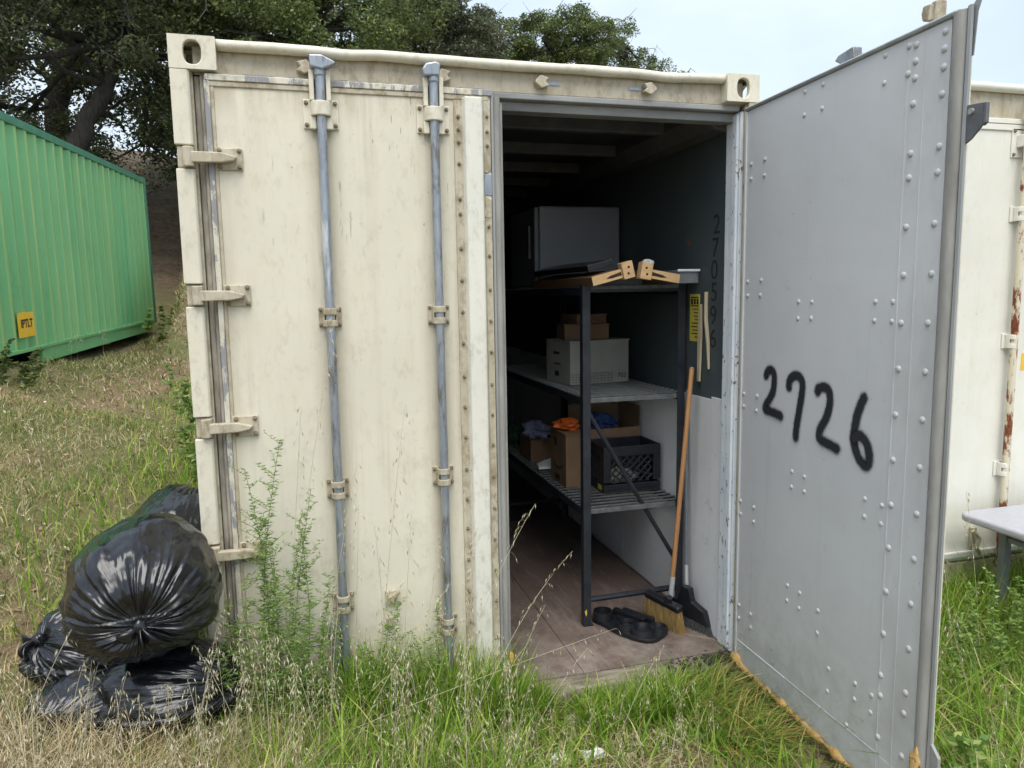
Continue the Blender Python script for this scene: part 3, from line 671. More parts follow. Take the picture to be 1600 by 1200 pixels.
RIV = [(0.42,2.699),(0.53,2.697),(0.419,2.612),(0.529,2.611),(0.855,2.701),(0.961,2.698),(0.991,2.692),(0.99,2.643),(0.96,2.613),(0.991,2.592),(0.854,2.614),(0.988,2.515),(0.987,2.363),(0.985,2.288),(0.983,2.134),(0.982,1.981),(0.981,1.826),(0.979,1.675),(1.105,2.694),(1.104,2.645),(1.105,2.592),(1.104,2.515),(1.103,2.363),(1.102,2.287),(1.1,2.134),(1.099,1.982),(1.095,1.83),(1.095,1.676),(0.041,2.491),(0.043,2.428),(0.149,2.493),(0.148,2.427),(0.033,1.979),(0.036,1.917),(0.143,1.983),(0.138,1.919),(0.419,1.892),(0.504,1.892),(0.418,1.825),(0.503,1.828),(0.857,1.895),(0.94,1.895),(0.855,1.83),(0.939,1.83),(0.022,1.47),(0.024,1.411),(0.132,1.473),(0.13,1.407),(0.976,1.521),(0.974,1.367),(0.975,1.212),(0.973,1.061),(0.971,0.905),(0.968,0.751),(0.965,0.597),(0.967,0.523),(0.964,0.366),(1.093,1.523),(1.092,1.368),(1.09,1.214),(1.088,1.062),(1.085,0.908),(1.086,0.753),(1.082,0.596),(1.079,0.521),(1.079,0.367),(0.409,1.195),(0.494,1.193),(0.408,1.13),(0.495,1.133),(0.847,1.198),(0.932,1.198),(0.848,1.134),(0.931,1.133),(0.015,0.962),(0.017,0.901),(0.128,0.963),(0.129,0.896),(0.402,0.702),(0.487,0.703),(0.401,0.635),(0.486,0.637),(0.608,0.68),(0.609,0.587),(0.685,0.477),(0.684,0.383),(0.838,0.498),(0.837,0.436),(0.925,0.5),(0.922,0.434),(0.021,0.455),(0.021,0.39),(0.123,0.454),(0.126,0.39),(0.8,0.312)]
mr = MB(); n = 14; prof = [(.0155, .0005), (.0150, -.002), (.0120, -.0055), (.0070, -.008), (.0005, -.0088)]
mr.add([(r*math.cos(2*math.pi*k/n), y, r*math.sin(2*math.pi*k/n)) for r, y in prof for k in range(n)],
       [(i*n+k, i*n+(k+1) % n, (i+1)*n+(k+1) % n, (i+1)*n+k) for i in range(4) for k in range(n)])
mh = MB(); prof2 = [(.016, .0005), (.0155, -.0015), (.0105, -.0017), (.0100, -.007), (.0070, -.009), (.0005, -.0095)]
mh.add([(r*math.cos(2*math.pi*k/n), y, r*math.sin(2*math.pi*k/n)) for r, y in prof2 for k in range(n)],
       [(i*n+k, i*n+(k+1) % n, (i+1)*n+(k+1) % n, (i+1)*n+k) for i in range(5) for k in range(n)])
ra = rb_ = None
for d, z in RIV:
    M = Md @ Matrix.Translation((d, 0, z))
    if d < .2:
        M = M @ Matrix.Scale(.72, 4)
        if rb_ is None: rb_ = mh.build('rivet', 'inner_grey', rd, M, smooth='auto')
        else: inst(rb_, rd, M, 'rivet')
    else:
        M = M @ Matrix.Scale(.62 if d < .95 else .76, 4)
        if ra is None: ra = mr.build('rivet', 'inner_grey', rd, M, smooth=True)
        else: inst(ra, rd, M, 'rivet')
# sprayed number
DIG = [[(0.202,1.571),(0.216,1.594),(0.245,1.599),(0.264,1.582),(0.267,1.55),(0.26,1.511),(0.236,1.475),(0.208,1.442),(0.209,1.425),(0.268,1.421),(0.325,1.414)],[(0.373,1.542),(0.372,1.565),(0.398,1.588),(0.43,1.595),(0.456,1.583),(0.467,1.557),(0.46,1.506),(0.445,1.433),(0.435,1.38),(0.433,1.344)],[(0.56,1.547),(0.568,1.561),(0.602,1.569),(0.629,1.558),(0.639,1.526),(0.633,1.488),(0.615,1.445),(0.588,1.407),(0.581,1.379),(0.596,1.363),(0.643,1.357),(0.691,1.349)],[(0.822,1.558),(0.808,1.532),(0.791,1.488),(0.781,1.441),(0.778,1.405),(0.788,1.372),(0.81,1.338),(0.841,1.32),(0.86,1.331),(0.863,1.36),(0.851,1.395),(0.825,1.417),(0.8,1.42),(0.783,1.406)]]
def smooth_path(pts, sub_=6):
    out = []; P = [Vector((a, b, 0)) for a, b in pts]
    for i in range(len(P)-1):
        p0, p1, p2, p3 = P[max(i-1, 0)], P[i], P[i+1], P[min(i+2, len(P)-1)]
        for k in range(sub_):
            t_ = k/sub_; out.append(.5*((2*p1)+(p2-p0)*t_+(2*p0-5*p1+4*p2-p3)*t_*t_+(3*p1-p0-3*p2+p3)*t_**3))
    out.append(P[-1]); return out
SW = .032
for q, dg in enumerate(DIG):
    P = smooth_path(dg); V = []; UVc = []; m = len(P); ncap = 6
    cross = [-1, -.6, 0, .6, 1]
    strips = []
    def ringpt(p, nrm, off): return [(p.x+nrm.x*off*c, p.y+nrm.y*off*c) for c in cross]
    d0 = (P[1]-P[0]).normalized(); d1 = (P[-1]-P[-2]).normalized()
    seq = []
    for k in range(ncap, 0, -1):
        a = math.pi/2*k/ncap; seq.append((P[0]-d0*SW*math.sin(a), Vector((-d0.y, d0.x, 0)), SW*math.cos(a)+1e-4, k/ncap))
    for i in range(m):
        d = (P[min(i+1, m-1)]-P[max(i-1, 0)]).normalized(); seq.append((P[i], Vector((-d.y, d.x, 0)), SW*(1+.06*nz3(i*.3, q)), 0))
    for k in range(1, ncap+1):
        a = math.pi/2*k/ncap; seq.append((P[-1]+d1*SW*math.sin(a), Vector((-d1.y, d1.x, 0)), SW*math.cos(a)+1e-4, k/ncap))
    for i, (p, nr, w, capv) in enumerate(seq):
        for c in cross:
            tt = -.0015-.0045*i/len(seq)
            V.append(Md @ Vector((p.x+nr.x*w*c, tt, p.y+nr.y*w*c)))
            s_ = math.sin(math.pi/2*capv) if capv else 0; rr = math.sqrt((c*math.cos(math.pi/2*capv))**2+s_*s_) if capv else abs(c)
            UVc.append((.5+.5*rr, .5))
    F = [(i*5+k, i*5+k+1, (i+1)*5+k+1, (i+1)*5+k) for i in range(len(seq)-1) for k in range(4)]
    np_mesh('sprayed_digit', V, F, 'spray', parent=rd, uv=UVc)
# crumbling foam along the bottom edge
m = MB(); pts = []; rad = []
for i in range(90):
    d = -.03+1.16*i/89; pts.append((d, .010+.012*nz3(d*9, 2), .158+.010*nz3(d*11, 5)+(.018 if d < .03 else 0))); rad.append(max(.004, .019+.012*nz3(d*14, 9)+.008*nz3(d*37, 1)+(.012 if d < .05 else 0)))
m.tube(pts, rad, 9)
m.v = [tuple(Vector(v)+Vector((0, .006*nz3(v[0]*60, v[1]*60, v[2]*60), .006*nz3(v[0]*55+9, v[1]*55, v[2]*55)))) for v in m.v]
m.build('foam_edge', 'foam', rd, Md, smooth=True)
m = MB(); m.ball((1.15, -.012, .36), (.022, .010, .085), 10, 9, fn=lambda d: 1+.35*nz3(d.x*3, d.y*3, d.z*5)); m.build('foam_edge', 'foam', rd, Md, smooth=True)
# cams and rods on its outer side
for d, sgn in ((.546, -1), (.957, 1)):
    m = MB(); m.tube([(d, .105, .25), (d, .105, 2.79)], .0175, 10); m.build('lock_rod', 'galv', rd, Md, smooth='auto')
    m = MB()
    if sgn < 0: m.prism([(-.075, .010), (-.055, .026), (.030, .034), (.036, -.010), (-.02, -.022)], .085, .125, 'y', Matrix.Translation((d, 0, 2.79)))
    else:
        m.prism([(-.030, .034), (-.036, .010), (-.030, -.014), (.0, -.02), (.004, .03)], .07, .125, 'y', Matrix.Translation((d, 0, 2.80))); m.tube([(d, .105, 2.74), (d, .105, 2.84)], .022, 10)
    m.build('rod_cam', 'galv' if sgn < 0 else 'cream_dirty', rd, Md, bevel=.005)

# ---- things painted or stuck on the side lining
def wallM(y, z, x=2.3845): return frame((x, y, z), (0, -1, 0), (0, 0, 1))
for ch, y, z in (('2', .252, 2.258), ('7', .261, 2.147), ('0', .267, 2.039), ('5', .267, 1.930), ('9', .272, 1.815), ('6', .271, 1.700)):
    text_mesh('painted_digit', ch, .135, 'ink', rl, wallM(y, z))
lb = box('warning_label', 'label_yellow', rl, 2.3825, 2.3852, .402, .500, 1.680, 1.925, .0005)
lb['label'] = 'yellow printed label on the side lining'
MB().box(2.3814, 2.3823, .412, .490, 1.862, 1.868).box(2.3814, 2.3823, .412, .490, 1.905, 1.911).box(2.3814, 2.3823, .412, .430, 1.872, 1.901).box(2.3814, 2.3823, .440, .458, 1.872, 1.901).box(2.3814, 2.3823, .468, .486, 1.872, 1.901).build('label_print', 'ink', rl)
for i in range(9): MB().box(2.3816, 2.3823, .415, .415+.03+.04*rnd.random(), 1.845-i*.018, 1.850-i*.018).build('label_print', 'ink', rl)
m = MB(); m.add([(2.3845, .50, 2.20), (2.3845, .54, 2.225), (2.3845, .545, 2.185), (2.3845, .505, 2.18)], [(0, 1, 2, 3)]); m.build('paint_smear', 'brown_wood', rl)

# ------------------------------------------------------------------ neighbouring cream container (right)
RZ = .355; RH = 2.591; RX = 3.00
nb_ = thing('shipping_container', 'cream shipping container with rusty lock rod behind the grey table', 'container', (RX+1.219, 0, RZ))
def rbx(name, mat, x0, x1, y0, y1, z0, z1, bevel=.003, parent=nb_): return box(name, mat, parent, RX+x0, RX+x1, y0, y1, RZ+z0, RZ+z1, bevel)
rbx('side_wall', 'cream_right', .0, .06, .05, 6.05, .02, RH-.03); rbx('side_wall', 'cream_right', W-.06, W, .05, 6.05, .02, RH-.03)
rbx('roof', 'cream_right', .061, W-.061, .1, 6.05, RH-.05, RH-.02); rbx('end_wall', 'cream_right', .061, W-.061, 6.0, 6.05, .02, RH-.06)
rbx('corner_post', 'cream_right', 0, .075, 0, .049, .119, RH-.119); rbx('corner_post', 'cream_right', W-.075, W, 0, .049, .119, RH-.119)
casting('corner_casting', RX, RX+.162, RZ+RH-.118, RZ+RH, -1, nb_, 'cream_right'); casting('corner_casting', RX+W-.162, RX+W, RZ+RH-.118, RZ+RH, 1, nb_, 'cream_right')
casting('corner_casting', RX, RX+.162, RZ, RZ+.118, -1, nb_, 'cream_dirty'); casting('corner_casting', RX+W-.162, RX+W, RZ, RZ+.118, 1, nb_, 'cream_dirty')
rbx('door_header', 'cream_dirty', .076, W-.076, .045, .099, RH-.165, RH-.030)
m = MB(); pts = [(RX+.163+(W-.326)*i/30, .030, RZ+RH-.022+.002*nz3(i*.7, 4)) for i in range(31)]; m.tube(pts, .022, 12); m.build('top_rail', 'cream_right', nb_, smooth=True)
rbx('door_sill', 'cream_dirty', .163, W-.163, .01, .10, .02, .125)
ndoor = []
for i, (x0, x1) in enumerate(((.085, 1.216), (1.222, 2.353))):
    d = rbx('door', 'cream_right', x0, x1, .026, .08, .13, RH-.168, .004)
    rbx('door_trim', 'cream_right', x0+.004, x1-.004, .016, .0255, RH-.196, RH-.170, .003, d)
    rbx('door_trim', 'cream_right', x0+.004, x1-.004, .018, .0255, RH-.228, RH-.198, .003, d)
    rbx('door_trim', 'cream_right', x0+.004, x1-.004, .006, .0255, .150, .185, .006, d)
    SUB = d
    for xo in ((.42, .975) if i == 0 else (.3, .85)):
        x = RX+x0+xo-(.085 if i == 0 else 0)
        m = MB(); m.tube([(x, -.012, RZ+.10), (x, -.012, RZ+RH-.09)], .0185, 12); m.build('lock_rod', 'rust_rod', d, smooth='auto')
        m = MB(); m.box(x-.062, x+.062, .018, .0255, RZ+RH-.36, RZ+RH-.215); m.prism([(x-.034, .018), (x-.030, -.034), (x+.030, -.034), (x+.034, .018)], RZ+RH-.31, RZ+RH-.25, 'z'); m.build('rod_bracket', 'cream_right', d, bevel=.006)
        m = MB(); m.tube([(x-.02, -.012, RZ+RH-.115), (x+.03, -.012, RZ+RH-.115)], [.03, .022], 10); m.build('rod_cam', 'cream_dirty', d, bevel=.004)
        for z in (1.95, 1.3, .62): rod_bracket(x, RZ+z, d, 'cream_right', .026, False)
        m = MB(); m.tube([(x, -.012, RZ-.02), (x, -.012, RZ+.02), (x, -.012, RZ+.08)], [.052, .048, .026], 12); m.build('rod_foot', 'cream_dirty', d, smooth='auto')
        m = MB(); m.box(x-.022, x+.022, -.036, .0, RZ+.215, RZ+.275); m.build('rod_collar', 'rust_rod', d, bevel=.006)
        for sx in (-1, 1):
            for dz in (-.345, -.23): bolt(x+sx*.050, RZ+RH+dz, .018, .9)
    for h in (.4, .95, 1.5, 2.05):
        hx = x0+.06 if i == 0 else x1-.06
        rbx('hinge', 'cream_dirty', hx-.08, hx+.06, .008, .0255, h-.04, h+.04, .004, d)
m = MB(); m.box(RX+.795, RX+.83, .006, .0255, RZ+.20, RZ+.31); m.tube([(RX+.79, -.005, RZ+.30), (RX+.82, -.02, RZ+.26), (RX+.80, -.02, RZ+.21), (RX+.84, -.01, RZ+.17)], .012, 8); m.build('handle_catch', 'olive', nb_, bevel=.003)
rbx('document_plate', 'inner_grey', 1.10, 1.30, .016, .0255, .135, .33, .003, d)
rbx('hazard_sticker', 'sticker_yellow', 1.075, 1.22, .0245, .0257, 1.14, 1.23, 0, ndoor[0] if ndoor else nb_)

# ------------------------------------------------------------------ green corrugated container (left, up the slope)
GP = Vector((-2.26, 11.95, 1.53)); ga = Vector((-.05, -1, -.030)).normalized(); gu = Vector((0, 0, 1)); gs = ga.cross(gu).normalized(); gup = gs.cross(ga).normalized()
if gs.x > 0: gs = -gs                                       # gs points away from the visible side (to -x)
Mg = Matrix(((ga.x, gs.x, gup.x, GP.x), (ga.y, gs.y, gup.y, GP.y), (ga.z, gs.z, gup.z, GP.z), (0, 0, 0, 1)))
GL = 7.30
gc = thing('shipping_container', 'green corrugated shipping container on the slope at left', 'container', tuple(GP))
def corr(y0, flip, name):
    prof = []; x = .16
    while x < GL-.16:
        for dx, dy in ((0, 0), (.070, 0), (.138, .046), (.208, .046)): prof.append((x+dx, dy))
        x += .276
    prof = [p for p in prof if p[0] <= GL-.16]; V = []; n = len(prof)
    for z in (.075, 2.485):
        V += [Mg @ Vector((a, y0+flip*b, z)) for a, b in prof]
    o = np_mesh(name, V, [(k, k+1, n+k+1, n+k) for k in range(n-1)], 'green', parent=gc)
    o.data.materials.append(MAT['green_faded_lit']); o.data.polygons.foreach_set('material_index', [1 if k % 4 in (0, 3) else 0 for k in range(n-1)])  # flat and one slant of each rib lighter: fading plus painted side light
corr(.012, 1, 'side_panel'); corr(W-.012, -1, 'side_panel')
def gbx(name, mat, *a, bevel=.004): return MB().box(*a).build(name, mat, gc, Mg, bevel=bevel)
gbx('top_rail', 'green_dark', .163, GL-.16, .0, .06, 2.486, 2.575); gbx('bottom_rail', 'green', .163, GL-.16, .0, .05, .035, .074)
gbx('top_rail', 'green_dark', .163, GL-.16, W-.06, W, 2.486, 2.575); gbx('bottom_rail', 'green_dark', .163, GL-.16, W-.05, W, .035, .074)
for x in (0, GL-.162):
    for y in (0, W-.162):
        gbx('corner_post', 'green_dark', x+.002, x+.16, y+.002, y+.16, .119, 2.472)
        gbx('corner_casting', 'green_dark', x, x+.162, y, y+.162, 2.473, 2.591); gbx('corner_casting', 'green_dark', x, x+.162, y, y+.162, 0, .118)
gbx('roof', 'green_dark', .163, GL-.17, .061, W-.061, 2.53, 2.56); gbx('floor', 'green_dark', .163, GL-.17, .051, W-.051, .04, .070)
gbx('end_wall', 'green', .05, .09, .163, W-.163, .10, 2.50); gbx('end_wall', 'green', GL-.09, GL-.06, .163, W-.163, .10, 2.50)
gbx('base_beam', 'green', .4, 5.30, .020, .09, -.13, .034)
gst = gbx('sticker', 'sticker_yellow', 5.50, 5.90, .0, .0115, .20, .47, bevel=0)
text_mesh('sticker_lettering', 'IPTLT', .125, 'ink', gc, Mg @ frame((5.70, -.002, .345), (-1, 0, 0), (0, 0, 1)), bold=.004)

# ------------------------------------------------------------------ folding table at right
tb = thing('folding_table', 'grey plastic folding table standing in the grass at right', 'table', (4.2, -.45, .1))
m = MB(); cx0, cx1, cy0, cy1 = 3.585, 4.80, -.86, -.085; r = .06; out = []
for (cx, cy, a0) in ((cx1-r, cy1-r, 0), (cx0+r, cy1-r, 90), (cx0+r, cy0+r, 180), (cx1-r, cy0+r, 270)):
    for k in range(8): a = math.radians(a0+90*k/7); out.append((cx+r*math.cos(a), cy+r*math.sin(a)))
m.prism(out, .762, .802, 'z'); m.build('tabletop', 'table_top', tb, bevel=.014, seg=4)
for x in (3.71, 4.68):
    for y in (-.26, -.70):
        g = float(gz(x, y)); m = MB(); m.prism([(x-.020, y-.020), (x+.020, y-.020), (x+.020, y+.020), (x-.020, y+.020)], g-.02, .760, 'z'); m.build('leg', 'table_leg', tb, bevel=.005)
    MB().box(x-.013, x+.013, -.675, -.285, .69, .715).build('cross_bar', 'table_leg', tb, bevel=.003)

# ------------------------------------------------------------------ rack inside the container
rk = thing('storage_rack', 'black metal rack with wire shelves inside the open container', 'shelving', (2.08, 1.45, .172))
RX0, RX1, RY0, RY1 = 1.782, 2.360, .505, 2.40
def leg(x, y, sx, sy, z1=1.985):
    m = MB(); a = .042; t_ = .0045
    m.prism([(x, y), (x+sx*a, y), (x+sx*a, y+sy*t_), (x+sx*t_, y+sy*t_), (x+sx*t_, y+sy*a), (x, y+sy*a)], .172, z1, 'z'); m.box(min(x, x+sx*.055), max(x, x+sx*.055), min(y, y+sy*.05), max(y, y+sy*.05), .1705, .176)
    return m.build('leg', 'black_metal', rk, bevel=.001)
legs = [leg(RX0, RY0, 1, 1), leg(RX1, RY0, -1, 1), leg(RX0, RY1, 1, -1), leg(RX1, RY1, -1, -1)]
MB().prism([(1.786, .255), (1.798, .268), (1.800, .240), (1.793, .230)], RY0-.0012, RY0-.0002, 'y').build('paint_chip', 'yellow_chip', legs[0])
def bar(p, q, r=.014): return MB().tube([p, q], r, 8).build('bar', 'black_metal', rk, smooth='auto')
bar((RX0+.03, RY0+.02, .312), (RX1-.03, RY0+.02, .318), .017)
bar((RX0+.012, RY0+.028, 1.37), (RX1-.015, RY0+.028, .45), .012)
bar((RX0+.02, RY1-.02, .312), (RX1-.02, RY1-.02, .318), .015)
sl0 = None
for zi, z in enumerate((.815, 1.405, 1.972)):
    sh = MB(); sh.box(RX0+.005, RX0+.02, RY0+.043, RY1-.043, z-.045, z-.004); sh.box(RX1-.02, RX1-.005, RY0+.043, RY1-.043, z-.045, z-.004)
    so_ = sh.build('shelf', 'black_metal', rk, bevel=.002)
    MB().box(RX0+.043, RX1-.043, RY0+.005, RY0+.02, z-.030, z-.004).build('shelf_end', 'black_metal' if zi == 2 else 'wire', so_, bevel=.002)
    ny = 34
    for k in range(ny):
        y = RY0+.035+(RY1-RY0-.07)*k/(ny-1); M = Matrix.Translation((0, y, z))
        if sl0 is None: sl0 = MB().box(RX0+.006, RX1-.006, -.0085, .0085, -.0025, .0025).build('slat', 'wire', so_, M)
        else: inst(sl0, so_, M, 'slat')
    if zi == 2: MB().box(RX0+.044, RX1-.044, RY0-.004, RY0+.004, z-.014, z+.006).build('shelf_end', 'wire', so_, bevel=.002)

# appliance on the top shelf
fr = thing('mini_fridge', 'grey box-shaped appliance with side handle on the top shelf', 'appliance', (2.08, 1.7, 1.977))
m = MB(); m.box(1.838, 2.372, 1.385, 1.93, 1.977, 2.475); m.build('cabinet', 'fridge', fr, bevel=.012)
dr = MB().box(1.806, 1.8365, 1.388, 1.928, 1.985, 2.468).build('door', 'fridge_door', fr, bevel=.010)
MB().box(1.792, 1.8055, 1.47, 1.488, 2.16, 2.36).build('handle', 'fridge_door', dr, bevel=.004)

# two long boards lying on the top shelf, their sawn ends towards the door
def board(cx, tilt, mirror, label):
    t_ = thing('wooden_board', label, 'board', (cx, .9, 1.98), 'wooden boards on the rack')
    M = Matrix.Translation((cx, 0, 2.020)) @ Matrix.Rotation(tilt, 4, 'Y'); s_ = mirror
    xs = lambda a, b: (min(s_*a, s_*b), max(s_*a, s_*b))
    m = MB(); m.box(*xs(-.115, .045), .37, 1.36, -.020, .024); m.build('plank', 'brown_wood', t_, M, bevel=.002)
    m = MB(); m.box(*xs(-.1152, .0448), .365, .3698, -.0202, .0242); m.build('end_grain', 'pale_wood', t_, M, bevel=.001)
    m = MB(); m.box(*xs(.0455, .105), .352, .400, -.030, .052); m.build('end_block', 'pale_wood', t_, M, bevel=.002)
    m = MB(); m.prism([(s_*-.045, -.004), (s_*-.02, .006), (s_*.04, .012), (s_*.042, -.006), (s_*-.01, -.008)], .3642, .3648, 'y'); m.build('slot', 'dark_slot', t_, M)
    for k in range(2):
        m = MB(); m.tube([(s_*(.072+.008*k), .3515, -.005+.030*k), (s_*(.072+.008*k), .3508, -.005+.030*k)], .0065, 8); m.build('nail_hole', 'dark_slot', t_, M)
    return t_
board(1.893, -.24, 1, 'left of the two pale ended wooden boards on the top shelf')
board(2.135, .17, -1, 'right of the two pale ended wooden boards on the top shelf')
pn = MB().box(1.79, 1.93, .44, 1.34, 2.062, 2.092).build('black_panel', 'black_laminate', None, Matrix.Translation((1.86, 0, 2.05)) @ Matrix.Rotation(-.24, 4, 'Y') @ Matrix.Translation((-1.86, 0, -2.05)), bevel=.002)
tag(pn, 'glossy black panel lying on the left wooden board', 'panel')
pn = MB().box(1.86, 2.10, .47, 1.05, 1.978, 2.010).build('dark_tray', 'black_laminate', None, bevel=.004); tag(pn, 'flat black tray between the two wooden boards', 'tray')
cb = thing('plastic_bin', 'clear shallow plastic bin on the top shelf near the side wall', 'bin', (2.30, .62, 1.978))
m = MB(); m.box(2.262, 2.374, .40, .90, 1.981, 1.985); m.box(2.262, 2.266, .40, .90, 1.985, 2.05); m.box(2.370, 2.374, .40, .90, 1.985, 2.05); m.box(2.266, 2.370, .40, .404, 1.985, 2.05); m.box(2.266, 2.37, .896, .90, 1.985, 2.05); m.build('tub', 'clear', cb)
m = MB(); m.box(2.252, 2.378, .388, .399, 2.040, 2.052); m.build('rim', 'white_paint', cb, bevel=.003)
def crumple(name, mat, c, r, label, cat, seed=0, amp=.5, group=None):
    m = MB(); m.ball(c, r, 26, 16, fn=lambda d: 1+amp*nz3(d.x*2.3+seed, d.y*2.3, d.z*2.3)+amp*.4*nz3(d.x*6+seed, d.y*6, d.z*6))
    o = m.build(name, mat, None, smooth=False); me = o.data
    uv = me.uv_layers.new(name='uv'); co_ = np.zeros(len(me.vertices)*3); me.vertices.foreach_get('co', co_); co_ = co_.reshape(-1, 3)
    li = np.zeros(len(me.loops), int); me.loops.foreach_get('vertex_index', li); uv.data.foreach_set('uv', (co_[li][:, :2]*4).ravel())
    return tag(o, label, cat, group)
crumple('paper_wad', 'paper', (2.148, .52, 2.088), (.030, .03, .018), 'small white paper wad on the right wooden board', 'paper', 3)

# cartons and other goods
def carton(name, label, x0, x1, y0, y1, z0, h, mat, open_=False, flap=None, rot=0, cat='box', top=None):
    t_ = thing(name, label, cat, ((x0+x1)/2, (y0+y1)/2, z0)); c = Vector(((x0+x1)/2, (y0+y1)/2, 0)); M = Matrix.Translation(c) @ Matrix.Rotation(rot, 4, 'Z') @ Matrix.Translation(-c)
    w = .005; m = MB()
    m.box(x0, x1, y0, y0+w, z0, z0+h); m.box(x0, x1, y1-w, y1, z0, z0+h); m.box(x0, x0+w, y0+w, y1-w, z0, z0+h); m.box(x1-w, x1, y0+w, y1-w, z0, z0+h); m.box(x0+w, x1-w, y0+w, y1-w, z0, z0+w)
    b_ = m.build('body', mat, t_, M, bevel=.0015)
    if not open_: MB().box(x0-.006, x1+.006, y0-.006, y1+.006, z0+h-.002 if top else z0+h, z0+h+.006).build('lid', mat, t_, M, bevel=.001)
    if flap:
        for a, b2, c2, d2, e, f in flap: MB().box(a, b2, c2, d2, e, f).build('flap', mat, t_, M)
    return t_, M
z1 = .8195; z2 = 1.4095
wb, Mw = carton('storage_box', 'white storage carton numbered 703 on the middle shelf', 1.868, 2.262, 1.02, 1.33, z2, .250, 'carton_white', rot=.14)
Mf = Mw @ frame((2.065, 1.0188, z2), (1, 0, 0), (0, 0, 1))
text_mesh('carton_print', '703', .040, 'ink', wb, Mf @ Matrix.Translation((.150, .040, 0)))
m = MB()
for k in range(12): m.box(-.185+k*.024, -.1835+k*.024, .010, .062, 0, .0006)
for z in (.012, .028, .044, .060): m.box(-.185, .085, z, z+.0015, .0007, .0012)
m.build('carton_print', 'ink', wb, Mf)
Ms = Mw @ frame((1.8668, 1.175, z2), (0, -1, 0), (0, 0, 1))
MB().box(-.06, .02, .17, .186, 0, .0008).box(-.05, .03, .11, .118, 0, .0008).box(-.04, .01, .04, .07, 0, .0008).build('carton_print', 'ink', wb, Ms)
carton('cardboard_box', 'small brown box resting on the white numbered carton', 1.90, 2.17, 1.07, 1.28, z2+.2575, .085, 'cardboard', rot=-.1)
carton('cardboard_box', 'flat brown box topmost of the middle shelf stack', 1.95, 2.15, 1.09, 1.27, z2+.3500, .050, 'cardboard', rot=.15)
cbx, Mc = carton('cardboard_box', 'upright brown carton with dark printed marks beside the black crate', 1.838, 1.965, .93, 1.21, z1, .31, 'cardboard')
Ms = frame((1.8368, 1.07, z1), (0, -1, 0), (0, 0, 1))
MB().box(-.06, -.02, .22, .27, 0, .0008).box(-.05, .03, .02, .05, 0, .0008).build('carton_print', 'ink', cbx, Ms)
arc = [(.09*math.cos(a), .13-.045*math.sin(a)) for a in np.linspace(.3, math.pi-.3, 12)]; arc2 = [(.09*math.cos(a), .142-.045*math.sin(a)) for a in np.linspace(math.pi-.3, .3, 12)]
MB().prism(arc+arc2, 0, .0008, 'z').build('carton_print', 'ink', cbx, Ms)
carton('cardboard_box', 'open brown carton with raised flap behind the black crate', 2.00, 2.345, 1.02, 1.34, z1, .315, 'cardboard_inside', True, [(2.345, 2.349, 1.03, 1.33, z1+.30, z1+.44), (2.0, 2.34, 1.341, 1.345, z1+.29, z1+.42)])
carton('cardboard_box', 'low brown carton under the plaid cloth on the lower shelf', 1.835, 2.02, 1.62, 1.88, z1, .150, 'cardboard')
cr_ = thing('milk_crate', 'dark plastic milk crate with lattice sides on the lower shelf', 'crate', (2.17, .88, z1))
X0, X1, Y0, Y1, Hc = 1.995, 2.345, .745, 1.01, .262
m = MB()
m.box(X0, X1, Y0, Y1, z1, z1+.010)
for z0_, h_ in ((0, .045), (.205, .057)):
    for a in ((X0, X1, Y0, Y0+.010), (X0, X1, Y1-.010, Y1), (X0, X0+.010, Y0+.011, Y1-.011), (X1-.010, X1, Y0+.011, Y1-.011)): m.box(*a, z1+z0_+.011 if z0_ == 0 else z1+z0_, z1+z0_+h_)
for x in (X0, X1-.045): m.box(x, x+.045, Y0+.001, Y0+.009, z1+.056, z1+.2045)
for y in (Y0+.012, Y1-.055): m.box(X0+.001, X0+.009, y, y+.045, z1+.056, z1+.2045)
m.box(X1-.009, X1-.001, Y0+.012, Y1-.012, z1+.056, z1+.2045); m.box(X0+.012, X1-.012, Y1-.009, Y1-.001, z1+.056, z1+.2045)
m.build('shell', 'crate', cr_, bevel=.003)
lat0 = None
def lattice(o, u, L0):
    global lat0
    o = Vector(o); u = Vector(u); n = 6
    for k in range(-2, n+1):
        for s_ in (1, -1):
            a0 = k*L0/n; pts = []
            for t_ in np.linspace(0, 1, 9):
                xx = a0+s_*t_*.15+(0 if s_ > 0 else .15)
                if 0 <= xx <= L0: pts.append(o+u*xx+Vector((0, 0, z1+.056+t_*.148)))
            if len(pts) > 1: MB().tube([pts[0], pts[-1]], .0045, 5).build('slat', 'crate', cr_)
lattice((X0+.045, Y0+.006, 0), (1, 0, 0), X1-X0-.09); lattice((X0+.005, Y0+.058, 0), (0, 1, 0), Y1-Y0-.115)
MB().box(X0-.0008, X0-.0001, Y0+.03, Y0+.085, z1+.012, z1+.04).build('sticker', 'label_yellow', cr_)
crumple('paper_bundle', 'carton_white', (2.16, .88, z1+.06), (.09, .06, .04), 'pale paper bundle inside the black milk crate', 'paper', 9)
crumple('plaid_cloth', 'plaid', (1.90, 1.70, z1+.195), (.085, .12, .055), 'plaid blue and white cloth heaped on the low carton', 'cloth', 5, .7)
crumple('orange_bag', 'orange', (1.905, 1.10, z1+.342), (.072, .10, .034), 'bright orange plastic bag on the upright brown carton', 'bag', 11, .5)
crumple('blue_bag', 'blue', (2.15, 1.18, z1+.33), (.10, .09, .05), 'dark blue cloth in the open carton', 'cloth', 14, .5)
crumple('green_bag', 'teal', (1.90, 2.10, z1+.10), (.09, .12, .085), 'dark green bundle at the far end of the lower shelf', 'bag', 17, .5)
m = MB(); vv = []; nx = 9
